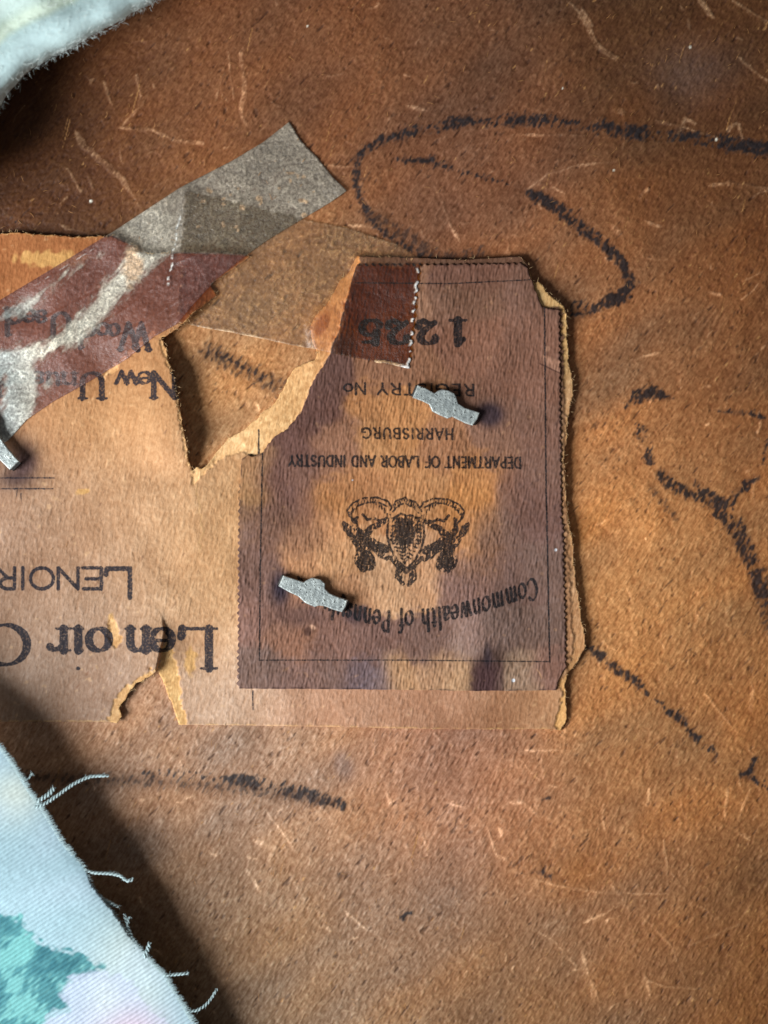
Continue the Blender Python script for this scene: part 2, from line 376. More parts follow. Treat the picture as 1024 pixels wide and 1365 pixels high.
# ------------------------------------------------------------------ outlines (photo pixels)
TAG = [(-420, 318), (-120, 314), (0, 312), (18, 310), (60, 313), (110, 316), (150, 314), (175, 326), (192, 338), (240, 337), (290, 338), (334, 341),
       (308, 360), (281, 378), (289, 394), (262, 414), (238, 438), (214, 450), (222, 468), (227, 486), (234, 503), (238, 535), (243, 566), (249, 590), (251, 612), (256, 630),
       (263, 622), (270, 625), (283, 612), (305, 583), (328, 571), (346, 554), (366, 538), (378, 519), (385, 503), (394, 490), (410, 484), (421, 478), (423, 471), (416, 455), (413, 438), (421, 420),
       (437, 404), (446, 388), (452, 376), (463, 366), (470, 352), (477, 341), (485, 342), (540, 343), (620, 346), (688, 342), (696, 342), (704, 353), (712, 377), (718, 375), (727, 388), (740, 399),
       (752, 408), (755, 417), (755, 450), (757, 480), (764, 510), (763, 530), (757, 560), (753, 600), (754, 640), (759, 700), (765, 730), (768, 780),
       (775, 820), (781, 860), (772, 880), (757, 898), (753, 915), (755, 940), (756, 955), (748, 974), (735, 972), (600, 972), (500, 970), (330, 967), (246, 966), (239, 966),
       (231, 943), (222, 920), (211, 893), (186, 909), (173, 922), (159, 944), (163, 955), (156, 964), (143, 962), (0, 962), (-420, 964)]
TORN = [i for i, p in enumerate(TAG) if not (p[1] > 960 or p[0] < 0 or (490 < p[0] < 690 and p[1] < 350))]
tag_out = jag(TAG, 3.0, 1.5, 3, keep=lambda i: i in TORN)
def scallop(a, b, period, amp, inward, seed):
    L = math.hypot(b[0]-a[0], b[1]-a[1]); n = int(L/(period/4)); r = random.Random(seed); out = []
    for i in range(n):
        t = i/n; w = amp*abs(math.sin(math.pi*t*L/period))*r.uniform(.6, 1.1)
        out.append((a[0]+(b[0]-a[0])*t+inward[0]*w, a[1]+(b[1]-a[1])*t+inward[1]*w))
    return out
# registry stamp: clipped by the tear on its upper left
STAMP = (scallop((319, 915), (321, 640), 8.5, 4.0, (-1, 0), 1) + [(322, 612), (331, 606), (337, 609), (349, 604)]
         + jag([(349, 604), (366, 582), (384, 572), (402, 549), (412, 522), (422, 499), (434, 484), (443, 461), (454, 437), (457, 417), (466, 387), (475, 355)], 3, 1.6, 8, closed=False)
         + scallop((477, 351), (697, 349), 9, 4.2, (0, 1), 2) + jag([(704, 357), (712, 380), (718, 398), (722, 409), (745, 413)], 3, 1.2, 5, closed=False)
         + scallop((748, 414), (751, 700), 8.5, 3.6, (-1, 0), 3) + scallop((753, 700), (757, 890), 8.5, 3.8, (-1, 0), 4)
         + jag([(750, 896), (744, 908), (742, 920), (640, 921), (500, 919), (319, 918)], 5, 0.5, 9, closed=False))
CORE = [(258, 645), (255, 620), (263, 617), (283, 605), (305, 575), (328, 564), (346, 546), (366, 530), (374, 519), (380, 500), (390, 484), (421, 470), (405, 440), (415, 415),
        (430, 395), (448, 370), (470, 340), (480, 335), (478, 352), (472, 375), (464, 392), (455, 417), (453, 437), (442, 461), (433, 484), (421, 499), (411, 522), (401, 549), (384, 572), (366, 582), (348, 604), (337, 609), (320, 603), (305, 606), (290, 616)]
CORE2 = [(704, 353), (700, 345), (760, 395), (762, 409), (745, 412), (722, 409), (718, 398), (712, 383)]
CORE3 = [(750, 412), (757, 410), (775, 520), (766, 700), (790, 860), (770, 905), (760, 980), (745, 978), (740, 960), (750, 925), (744, 912), (757, 893), (764, 860), (756, 700), (752, 560), (752, 470)]
CORE4 = [(221, 852), (227, 862), (236, 884), (241, 926), (249, 968), (238, 970), (222, 925), (210, 896), (213, 878)]
CORE5 = [(212, 452), (222, 455), (232, 480), (241, 510), (243, 566), (252, 620), (245, 600), (237, 540), (230, 500), (218, 474)]
CORE6 = [(146, 822), (157, 830), (161, 855), (154, 868), (144, 845)]
CORE7 = [(148, 970), (144, 958), (150, 935), (168, 915), (188, 903), (215, 885), (190, 915), (175, 935), (166, 970)]
CORE8 = [(205, 448), (170, 478), (140, 506), (135, 500), (170, 470), (205, 440)]
TAPE_A = [(386, 162), (392, 172), (399, 184), (409, 196), (422, 208), (432, 221), (446, 238), (463, 254), (440, 270), (400, 294), (360, 318), (322, 345), (290, 371), (262, 401), (236, 432), (205, 449), (170, 478), (120, 508), (70, 536), (35, 560), (12, 586), (-60, 634), (-200, 720),
          (-290, 600), (-140, 492), (-60, 440), (0, 400), (70, 358), (155, 306), (240, 250), (310, 214), (350, 190)]
def zig(a, b, n, amp, seed):
    r = random.Random(seed); L = math.hypot(b[0]-a[0], b[1]-a[1]); nx_, ny_ = -(b[1]-a[1])/L, (b[0]-a[0])/L
    return [(a[0]+(b[0]-a[0])*i/n+nx_*amp*(1 if i % 2 else -1), a[1]+(b[1]-a[1])*i/n+ny_*amp*(1 if i % 2 else -1)) for i in range(n+1)]
TAPE_B = (jag([(250, 254), (330, 273), (400, 291), (470, 305), (530, 325), (562, 345)], 6, .5, 2, closed=False) + zig((560, 352), (546, 491), 24, 1.6, 1)
          + jag([(543, 491), (500, 483), (440, 470), (380, 458), (300, 442), (238, 430)], 6, .6, 5, closed=False) + zig((236, 425), (247, 262), 26, 1.6, 3))
def inside(P, x, y, soft=1.5):
    s, _, _ = poly_sdf(P, x, y); return sm(soft, -soft, s)
# ------------------------------------------------------------------ heights (px units)
def board_z(x, y):
    a = N('st_a', x, y); b = N('st_b', x, y); low_ = sm(450, 800, y)
    s = a*low_+b*(1-low_); w = sm(-.8, 1.2, N('big', x, y)+.5*N('mid', x, y)); s = s*(1-.6*w)+.7*w*N('fine2', x+37, y+91)
    p = N('pit', x, y); pp = N('pit2', x, y)
    return 0.22*s + 0.10*N('st_long', x, y) + 0.30*N('blob', x, y) + 0.35*N('mid', x, y) + 0.15*N('fine2', x, y) - 0.9*sm(1.7, 2.7, p) - 0.8*sm(2.1, 3.0, pp)
def gauss(x, y, cx, cy, sx, sy, ang=0):
    c, s = math.cos(R(ang)), math.sin(R(ang)); u = (x-cx)*c+(y-cy)*s; v = -(x-cx)*s+(y-cy)*c
    return np.exp(-(u/sx)**2/2-(v/sy)**2/2)
TEAR = [(206, 808), (216, 819), (220, 840), (217, 858), (213, 872), (209, 893), (222, 930), (240, 980), (100, 980), (60, 900), (100, 830), (160, 800)]
def tag_z(x, y):
    z = 4.0 + 9*sm(235, 258, x)*0 
    z = z + 27*gauss(x, y, 240, 535, 46, 80, 0)*sm(290, 262, x)*sm(645, 600, y) + 3*gauss(x, y, 240, 600, 30, 30)
    z = z + 6*sm(690, 765, x)*sm(340, 420, y)*sm(985, 900, y) + 8*gauss(x, y, 725, 380, 40, 40)
    z = z + 3*gauss(x, y, 40, 315, 140, 30)
    z = z + 11*inside(TEAR, x, y, 1.2)*gauss(x, y, 218, 895, 45, 50)*sm(806, 850, y) + 3*gauss(x, y, 160, 960, 40, 30)
    z = z + 5*gauss(x, y, 425, 440, 30, 60, 20) + 2.5*gauss(x, y, 330, 590, 60, 25, -35)
    z = z + 1.2*N('mid', x, y) + 0.45*N('blob', x, y) + 0.13*N('st_v', x, y) + 0.13*N('fine2', x, y)
    return z
def core_mask(x, y):
    j = 1.2*N('grain', x, y)+0.8*N('fine2', x, y); m = 0
    for P in (CORE, CORE2, CORE3, CORE4, CORE5, CORE6, CORE7, CORE8):
        s, _, _ = poly_sdf(P, x, y); m = np.maximum(m, sm(1.0, -1.0, s+j))
    return m
def tag_zc(x, y): return tag_z(x, y) - 1.6*core_mask(x, y)*(1+0.10*N('fine2', x, y))
def stamp_z(x, y): return tag_z(x, y)+1.9+0.12*N('st_v', x, y)
# composite height under the tapes, on a 1 px canvas
cxs = np.arange(-300, 620, 2.0); cys = np.arange(140, 780, 2.0); CX, CY = np.meshgrid(cxs, cys)
def blur2(a, s):
    k = np.exp(-np.arange(-int(3*s), int(3*s)+1)**2/(2.0*s*s)); k /= k.sum(); p = len(k)//2
    a = np.pad(a, ((p, p), (p, p)), 'edge'); a = sum(k[i]*a[i:i+a.shape[0]-2*p, :] for i in range(len(k)))
    return sum(k[i]*a[:, i:i+a.shape[1]-2*p] for i in range(len(k)))
def maxf(a, r):
    o = a.copy()
    for dx in range(-r, r+1):
        for dy in range(-r, r+1): o = np.maximum(o, np.roll(np.roll(a, dx, 1), dy, 0))
    return o
H1 = np.where(poly_sdf(TAG, CX, CY)[0] < 0, tag_z(CX, CY), 0); H1 = np.where(poly_sdf(STAMP, CX, CY)[0] < 0, tag_z(CX, CY)+1.5, H1)
HB = blur2(maxf(H1, 1), 1.4)+1.6
H2 = np.where(poly_sdf(TAPE_B, CX, CY)[0] < 2, HB, H1)
HA = blur2(maxf(H2, 1), 1.8)+1.8
def csamp(f, x, y):
    u = np.clip((x-cxs[0])/2, 0, len(cxs)-1.001); v = np.clip((y-cys[0])/2, 0, len(cys)-1.001)
    i = u.astype(int); j = v.astype(int); a = u-i; b = v-j
    return f[j, i]*(1-a)*(1-b)+f[j, i+1]*a*(1-b)+f[j+1, i]*(1-a)*b+f[j+1, i+1]*a*b
def tb_z(x, y): return csamp(HB, x, y)+0.12*N('fine2', x, y)
def ta_fold(x, y):
    v = (x-0)*.515+(y-500)*.857; u = (x)*.857-(y-500)*.515
    f = 0
    for v0, u0, u1, h, k in ((-32, 60, 330, 1.6, .02), (14, 20, 260, 1.3, -.03), (-8, 240, 420, 1.2, .05), (34, 120, 300, 1.4, .04), (-50, 220, 400, 1.0, -.02)):
        f = f+h*np.exp(-((v-v0-k*(u-u0)-2*np.sin(u/23.))/1.8)**2)*sm(u0, u0+40, u)*sm(u1, u1-40, u)
    return f
def ta_z(x, y):
    return csamp(HA, x, y)+.8*ta_fold(x, y)+0.3*N('blob', x, y)+0.15*N('fine2', x, y)+2.2*sm(40, 0, np.abs(x-455)+np.abs(y-250))
# ------------------------------------------------------------------ the board
fxs = np.arange(-36, 1060, 1.5); fys = np.arange(-36, 1402, 1.5)
def ext(c, far):
    lo = []; v = c[0]; st = 2.5
    while v > -far: v -= st; st *= 1.12; lo.append(v)
    hi = []; v = c[-1]; st = 2.5
    while v < c[-1]+far: v += st; st *= 1.12; hi.append(v)
    return np.concatenate([lo[::-1], c, hi])
gx = ext(fxs, 1400); gy = ext(fys, 1400)
# canvas of marks
bx = np.arange(-20, 1050, 1.0); by = np.arange(-20, 1390, 1.0); BX, BY = np.meshgrid(bx, by); BG = (-20, -20, 1.0)
cray = np.full(BX.shape, 30.0)
CR = [([(492, 284), (480, 262), (475, 240), (476, 212), (488, 196), (515, 184), (560, 172), (610, 163), (700, 160), (760, 166), (830, 174), (890, 182), (960, 190), (1040, 202)], [9, 10, 10, 12, 13, 14, 15, 17, 18, 19, 20, 21, 22, 20]),
      ([(484, 275), (500, 300), (528, 322), (560, 340), (600, 350)], [8, 8, 9, 14, 10]),
      ([(530, 214), (572, 214)], [5, 12]), ([(575, 216), (610, 228), (650, 238), (686, 247)], [8, 10, 10, 7]),
      ([(704, 256), (740, 275), (775, 302), (808, 328), (832, 355), (840, 378), (828, 396), (800, 408), (770, 412)], [12, 17, 18, 18, 16, 17, 18, 17, 24]),
      ([(835, 540), (850, 528), (875, 522), (892, 530)], [6, 16, 16, 6]), ([(848, 565), (856, 582)], [12, 15]), ([(862, 598), (866, 612)], [15, 15]),
      ([(880, 630), (893, 645), (912, 655), (935, 662)], [12, 18, 18, 14]), ([(930, 650), (960, 675), (980, 700), (994, 726), (1000, 750), (1010, 780), (1020, 800)], [12, 26, 26, 22, 18, 18, 24]),
      ([(1010, 636), (985, 655), (966, 682)], [8, 12, 12]), ([(955, 548), (1000, 552), (1040, 562)], [4, 6, 6]),
      ([(778, 856), (790, 868), (803, 874)], [6, 10, 14]), ([(812, 886), (822, 893), (845, 906), (870, 930), (890, 946), (912, 962)], [9, 12, 13, 9, 12, 15]), ([(920, 976), (950, 1002)], [12, 14]),
      ([(1030, 560), (1015, 620)], [3, 4]),
      ([(1006, 1012), (1000, 1030), (985, 1032)], [6, 9, 6]), ([(1000, 1035), (1024, 1050)], [9, 9]),
      ([(190, 1030), (260, 1034), (330, 1040), (400, 1056), (456, 1072)], [10, 14, 18, 20, 14]),
      ([(276, 468), (300, 476), (330, 492), (372, 514)], [4, 10, 9, 4]), ([(-20, 285), (20, 296), (50, 304)], [10, 10, 4]),
      ([(455, 1165), (464, 1166)], [6, 6]), ([(538, 1224), (546, 1216)], [10, 9]), ([(690, 1165), (712, 1162), (732, 1168)], [3, 5, 3]), ([(535, 1048), (542, 1046)], [6, 6]), ([(725, 1066), (732, 1062)], [4, 4])]
for p, w in CR: seg_field(cray, BX, BY, p, np.array(w, float), *BG)
faint = np.full(BX.shape, 30.0)
for p, w in [([(30, 1035), (200, 1042), (330, 1052), (440, 1072)], 14), ([(500, 290), (545, 318), (585, 345), (640, 340)], 22), ([(280, 470), (380, 520)], 26),
             ([(980, 700), (1010, 760), (1030, 840)], 24), ([(870, 650), (900, 690)], 10)]:
    seg_field(faint, BX, BY, p, [w]*len(p), *BG, pad=12)
scr = np.full(BX.shape, 30.0)
SCR = [([(755, 0), (778, 22), (800, 62), (828, 80)], 3), ([(775, 10), (790, 34)], 3), ([(930, -5), (950, 24)], 5), ([(975, 0), (1028, 32)], 5), ([(985, 75), (1012, 100), (1030, 112)], 4), ([(588, 5), (600, 30), (605, 42)], 2),
       ([(560, 229), (575, 240), (590, 270), (600, 300), (613, 322)], 2.4), ([(562, 238), (580, 230)], 2.4), ([(620, 192), (650, 184), (700, 180), (780, 180)], 2), ([(704, 252), (730, 232), (770, 220), (822, 216)], 3.2),
       ([(738, 250), (752, 258)], 7), ([(816, 300), (830, 314)], 7), ([(822, 146), (835, 150)], 5), ([(540, 140), (570, 148)], 6), ([(875, 160), (920, 172), (960, 185)], 2), ([(985, 165), (990, 184)], 3),
       ([(945, 248), (980, 244), (1030, 252)], 4), ([(990, 375), (1018, 362)], 4), ([(860, 295), (880, 302)], 2), ([(101, 175), (112, 195), (135, 215)], 8), ([(135, 212), (160, 235), (178, 262)], 7), ([(178, 262), (190, 280)], 3), ([(138, 108), (150, 140)], 2.5), ([(182, 100), (188, 128), (184, 145)], 2),
       ([(162, 170), (190, 140), (194, 130)], 3.5), ([(160, 170), (200, 172), (235, 188), (270, 190)], 5), ([(160, 190), (162, 215)], 2), ([(320, 65), (326, 110), (322, 150), (330, 170)], 6), ([(302, 60), (312, 130)], 3), ([(205, 250), (222, 240)], 3), ([(430, 221), (470, 222)], 2), ([(465, 300), (512, 303)], 3),
       ([(65, 212), (90, 225), (108, 255)], 3), ([(118, 235), (124, 250)], 2), ([(82, 300), (95, 306)], 5), ([(360, 330), (400, 315), (430, 308)], 2.5),
       ([(898, 776), (912, 790), (910, 808)], 3), ([(835, 782), (842, 800)], 2.5), ([(1012, 880), (1024, 895)], 4), ([(1005, 920), (1000, 945)], 7), ([(940, 925), (985, 980), (1004, 1005)], 2), ([(1000, 1050), (985, 1095)], 4), ([(970, 1050), (966, 1092)], 5), ([(905, 985), (903, 1010)], 4),
       ([(512, 1050), (525, 1075), (535, 1098)], 3), ([(535, 1080), (545, 1088)], 4), ([(675, 1068), (700, 1070), (725, 1095)], 4), ([(595, 1070), (625, 1078)], 3), ([(690, 1010), (720, 1040)], 2), ([(650, 1105), (662, 1140), (690, 1155)], 2),
       ([(680, 1160), (740, 1180), (800, 1190), (850, 1192), (892, 1190)], 2.6), ([(885, 1120), (893, 1192)], 2), ([(893, 1160), (915, 1190), (928, 1225)], 2.4), ([(815, 1180), (830, 1195)], 4), ([(780, 1230), (830, 1205), (850, 1215), (895, 1260), (915, 1310)], 2.5), ([(860, 1305), (885, 1315), (930, 1318), (960, 1318)], 3), ([(775, 1265), (785, 1300), (795, 1330)], 4), ([(700, 1230), (740, 1255), (770, 1290)], 2),
       ([(585, 1222), (600, 1225), (612, 1238)], 3), ([(860, 1300), (868, 1330)], 5), ([(455, 1210), (490, 1240), (510, 1245)], 2), ([(355, 1080), (400, 1140)], 2.5), ([(340, 1120), (365, 1130), (360, 1150)], 8), ([(480, 1320), (470, 1365)], 8), ([(920, 1260), (990, 1230)], 3), ([(985, 1110), (1000, 1120)], 3), ([(700, 1000), (760, 1000)], 2),
       ([(800, 620), (815, 622)], 3), ([(840, 480), (880, 470)], 2), ([(1000, 480), (1030, 450)], 3), ([(925, 420), (950, 405)], 2.5), ([(930, 790), (938, 788)], 4), ([(330, 1160), (350, 1190)], 4), ([(560, 1100), (570, 1140)], 2)]
rr = random.Random(5)
for p, w in SCR:
    q = jag(p, 6, 1.1, rr.randint(0, 999), closed=False); n_ = len(q)
    seg_field(scr, BX, BY, q, np.array([w*1.0*(.45+.85*rr.random())*(1 if 0 < i < n_-1 else .3) for i in range(n_)]), *BG)
    if w >= 3:      # a finer tear running beside the main one
        dx, dy = rr.uniform(-4, 4), rr.uniform(-4, 4); seg_field(scr, BX, BY, [(a+dx, b+dy) for a, b in q[n_//4:]], .5, *BG)
for i in range(420):
    x, y = rr.uniform(-10, 1034), rr.uniform(-10, 1375); a = rr.uniform(0, math.pi); L = rr.uniform(4, 16)*(3 if rr.random() < .08 else 1); c = rr.uniform(-.6, .6)
    p = []
    for k in range(5): p.append((x, y)); x += math.cos(a)*L/4; y += math.sin(a)*L/4; a += c*.5
    seg_field(scr, BX, BY, p, rr.choice([.5, .8, 1.1, 1.6, 2.6]), *BG)
def csp(f, x, y):
    u = np.clip(x+20, 0, f.shape[1]-1.001); v = np.clip(y+20, 0, f.shape[0]-1.001); i = u.astype(int); j = v.astype(int); a = u-i; b = v-j
    r = f[j, i]*(1-a)*(1-b)+f[j, i+1]*a*(1-b)+f[j+1, i]*(1-a)*b+f[j+1, i+1]*a*b
    return np.where((x < -19) | (x > 1048) | (y < -19) | (y > 1388), 30.0, r)
# board colour with painted shade by the wadding, dim top right, pale sheen: (x, y, sRGB, sigma)
DYE_LIGHT = [(250, 150, (133, 79, 44)), (600, 80, (116, 71, 44)), (900, 60, (92, 54, 26)), (620, 260, (135, 83, 55)), (930, 260, (109, 64, 33)), (310, 550, (215, 149, 94)), (830, 440, (170, 110, 69)), (980, 420, (122, 71, 36)), (830, 620, (208, 137, 83)), (980, 600, (143, 86, 46)), (880, 760, (219, 148, 88)), (1000, 860, (171, 106, 56)), (860, 980, (188, 124, 73)), (1000, 950, (158, 97, 50)), (600, 1040, (175, 118, 88)), (350, 1010, (178, 132, 100)), (500, 1200, (160, 117, 87)), (800, 1200, (158, 105, 68)), (980, 1250, (130, 80, 40)), (380, 1300, (135, 102, 74)), (700, 1340, (137, 95, 61)), (430, 120, (128, 78, 48)), (340, 60, (125, 74, 43)), (760, 460, (170, 109, 68)), (60, 240, (80, 43, 16)), (200, 930, (177, 129, 97)), (100, 1100, (167, 121, 89)), (250, 1250, (141, 105, 77)), (350, 390, (183, 123, 76)), (40, 270, (80, 43, 16))]
def blend_pts(x, y, PTS, sig=95):
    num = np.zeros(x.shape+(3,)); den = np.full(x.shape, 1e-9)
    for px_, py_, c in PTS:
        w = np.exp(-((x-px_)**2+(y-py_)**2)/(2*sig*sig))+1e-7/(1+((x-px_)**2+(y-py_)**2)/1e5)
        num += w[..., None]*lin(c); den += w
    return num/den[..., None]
def board():
    X, Y = np.meshgrid(gx, gy)
    z = board_z(X, Y)
    c = blend_pts(X, Y, DYE_LIGHT)*np.array((.985, 1.015, 1.035))
    low_ = sm(450, 800, Y)
    st = N('st_a', X, Y)*low_+N('st_b', X, Y)*(1-low_); w = sm(-.8, 1.2, N('big', X, Y)+.5*N('mid', X, Y)); st = st*(1-.6*w)+.7*w*N('fine2', X+37, Y+91)
    c = c*tone(0.09*st+0.035*N('st_long', X, Y)+0.05*N('blob', X, Y)+0.06*N('mid', X, Y)+0.07*N('grain', X, Y)+0.09*N('fine2', X, Y))
    red = 0.05*N('mid', X, Y)
    c = c*np.stack([1+red, 1+0*red, 1-1.5*red], -1)
    c = mix(c, (62, 33, 20), 0.6*sm(1.6, 2.8, N('pit', X, Y)+0.35*N('blob', X, Y)))
    c = mix(c, (62, 32, 18), 0.7*sm(2.0, 2.9, N('pit2', X, Y)))
    c = mix(c, (70, 44, 30), 0.22*sm(1.6, 2.6, N('mid', X, Y)+.5*N('st_a', X, Y)))
    c = mix(c, (205, 150, 92), 0.55*sm(2.3, 3.1, N('pit', X+300, Y+411))) 
    c = mix(c, (196, 140, 84), 0.6*sm(2.7, 3.3, N('hair', X, Y)))
    # pale scuffs and fibres torn up
    s = csp(scr, X, Y); m = sm(1.1, -1.3, s+.6*N('blob', X, Y)+.4*N('grain', X, Y)+.5*N('fine2', X, Y)); brk = sm(-.9, 0.9, N('cr2', X, Y)+.7*N('fine2', X, Y))
    thin = sm(2.2, 1.0, np.abs(s)+0)*0
    fib = sm(-.6, 1.3, N('fine2', X+9, Y)+.8*N('st_b', X, Y+50)); c = mix(c, c*np.array((1.75, 1.95, 2.2))+np.array((.17, .12, .075)), m*(0.45+0.55*fib)*(0.30+0.70*brk))
    c = mix(c, c*1.3, 0.5*sm(9, -3, s+3*N('grain', X, Y))*sm(-1, 1, N('cr2', X, Y)))
    z = z+0.5*m
    # crayon: only catches the raised fibres
    s = csp(cray, X, Y); rid = 0.75*N('cr', X, Y)+0.55*N('fine2', X, Y)+0.45*st
    e = sm(4.5, -6, s)*2.0-0.85+rid*0.95+0.50*N('cr2', X, Y)
    m = sm(0.0, 1.6, e)*sm(6, -1, s+2.2*N('grain', X, Y))
    c = mix(c, (54, 40, 36), 0.4*sm(3, -4, s+1.5*N('grain', X, Y))*sm(-1.2, .3, N('cr2', X, Y)+.3*rid)); c = mix(c, (30, 27, 31), 0.90*m)
    s = csp(faint, X, Y); m = sm(0.3, 1.8, sm(6, -8, s)*1.9-.9+rid)*sm(8, 0, s)
    c = mix(c, (42, 34, 34), 0.7*m)
    c = mix(c, (70, 42, 28), 0.35*sm(8, -8, s))
    # greyish smear
    c = mix(c, (128, 104, 96), 0.5*sm(0, 1, gauss(X, Y, 458, 1020, 9, 14, -20)*1.2)+0.25*gauss(X, Y, 925, 95, 40, 30))
    for sx_, sy_, r_ in ((920, 63, 1.6), (955, 186, 1.6), (121, 268, 1.8), (818, 227, 1.2), (750, 118, 1), (410, 35, 1)):
        c = mix(c, (235, 225, 205), sm(r_+.8, r_-.4, np.hypot(X-sx_, Y-sy_)))
    V = W(X, Y, 0*z); V[..., 2] = z*S
    idx = np.arange(X.size).reshape(X.shape)
    Q = np.stack([idx[1:, :-1], idx[1:, 1:], idx[:-1, 1:], idx[:-1, :-1]], -1).reshape(-1, 4)
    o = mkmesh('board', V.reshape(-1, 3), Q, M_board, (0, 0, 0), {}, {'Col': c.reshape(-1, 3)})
    props(o, kind='structure'); return o
board_o = board()
def strands(name, mat, items, parent, kind='stuff', origin=(0, 0, 0), sides=3):
    """items: list of (points px [(x,y,z)], radius px list)"""
    V = []; Q = []
    for pts, rad in items:
        pts = np.array(pts, float); n = len(pts); base = len(V)
        P3 = W(pts[:, 0], pts[:, 1], pts[:, 2])
        for i in range(n):
            t = P3[min(n-1, i+1)]-P3[max(0, i-1)]; t /= np.linalg.norm(t)+1e-12
            a = np.cross(t, (0, 0, 1.0)); 
            if np.linalg.norm(a) < 1e-3: a = np.array((1.0, 0, 0))
            a /= np.linalg.norm(a); b = np.cross(a, t)
            for k in range(sides):
                th = 2*math.pi*k/sides+.5; V.append(P3[i]+(a*math.cos(th)+b*math.sin(th))*rad[i]*S)
        for i in range(n-1):
            for k in range(sides):
                k2 = (k+1) % sides; Q.append((base+i*sides+k, base+i*sides+k2, base+(i+1)*sides+k2, base+(i+1)*sides+k))
    o = mkmesh(name, np.array(V), np.array(Q), mat, origin, parent=parent)
    if kind: o['kind'] = kind
    return o
# loose paper fibres standing up from the board
rr = random.Random(77); it = []
for i in range(900):
    x, y = rr.uniform(-30, 1054), rr.uniform(-30, 1395); L = rr.uniform(3, 11); a = rr.gauss(-1.0, .7) if rr.random() < .7 else rr.uniform(0, 6.28); c = rr.uniform(-.35, .35); z0 = rr.uniform(.8, 1.8); pts = []
    for k in range(4):
        pts.append((x, y, z0+1.3*math.sin(k/3*math.pi))); x += math.cos(a)*L/3; y += math.sin(a)*L/3; a += c
    w = rr.uniform(.14, .3); it.append((pts, [w*.6, w, w, w*.3]))
strands('loose_fibres', M_fibre, it, board_o)
# ------------------------------------------------------------------ the torn tag
def tag_ink(XX, YY, s, X, Y, g):
    f = np.full(X.shape, 20.0); a = (f, X, Y, g)
    # big serif name, upside down
    for c, xr, xl in (('L', 290, 240), ('e', 232, 202), ('n', 202, 166), ('o', 147, 117), ('i', 112, 97), ('r', 95, 62), ('C', 41, -20)):
        glyph_box(c, 'serif', 'serif', xr, xl, 838 if c != 'C' else 833, 53, f, X, Y, g)
    for c, xr, xl in (('h', -30, -62), ('a', -68, -95), ('i', -100, -114), ('r', -118, -140)): glyph_box(c, 'serif', 'serif', xr, xl, 832, 53, f, X, Y, g)
    # sans capitals
    glyph_box('L', 'sans', 'sans', 183, 140, 758, 39, f, X, Y, g)
    for c, xr, xl in (('E', 141, 108), ('N', 109, 72), ('O', 73, 39), ('I', 35, 26), ('R', 24, -6)): glyph_box(c, 'sans', 'sans', xr, xl, 757, 28, f, X, Y, g)
    for c, xr, xl, yb, h in (('N', 238, 199, 497, 33), ('e', 202, 184, 496, 27), ('w', 183, 153, 496, 27), ('U', 142, 104, 497, 34), ('n', 104, 80, 497, 27), ('u', 82, 60, 497, 27), ('s', 59, 40, 496, 27), ('e', 38, 20, 495, 27), ('d', 18, -6, 495, 33),
                             ('W', 200, 158, 432, 34), ('o', 159, 145, 432, 27), ('o', 145, 129, 431, 27), ('d', 128, 102, 430, 33), ('U', 97, 66, 417, 33), ('s', 62, 48, 414, 28), ('e', 48, 31, 413, 28), ('d', 30, 5, 412, 34)):
        glyph_box(c, 'book', 'serif', xr, xl, yb, h, f, X, Y, g)
    for p, w in (([(-300, 637), (72, 637)], 1.5), ([(-300, 651.5), (71, 651.5)], 1.6), ([(28, 658), (29, 672)], 1.1), ([(23, 654), (22, 664)], .8), ([(337, 921), (337.5, 946)], 1.7), ([(345, 573), (345, 605)], 2.2), ([(331, 606), (345, 607)], 1.8)):
        seg_field(f, X, Y, p, [w]*2, *g)
    return {'ink': f}
TDYE_LIGHT = [(30, 345, (150, 91, 51)), (85, 325, (154, 96, 54)), (150, 560, (178, 129, 85)), (120, 680, (173, 128, 90)), (220, 700, (186, 144, 107)), (60, 720, (154, 122, 99)), (150, 790, (167, 133, 106)), (140, 920, (145, 116, 96)), (280, 720, (184, 135, 87)), (275, 800, (184, 140, 99)), (290, 940, (181, 147, 120)), (450, 945, (175, 128, 98)), (620, 945, (162, 115, 86)), (725, 945, (162, 116, 79)), (600, 347, (100, 68, 50)), (60, 450, (157, 101, 61)), (60, 900, (149, 119, 97)), (500, 500, (174, 129, 91)), (15, 700, (138, 103, 79))]  # tag tones, with a pale raking sheen painted in toward the bottom
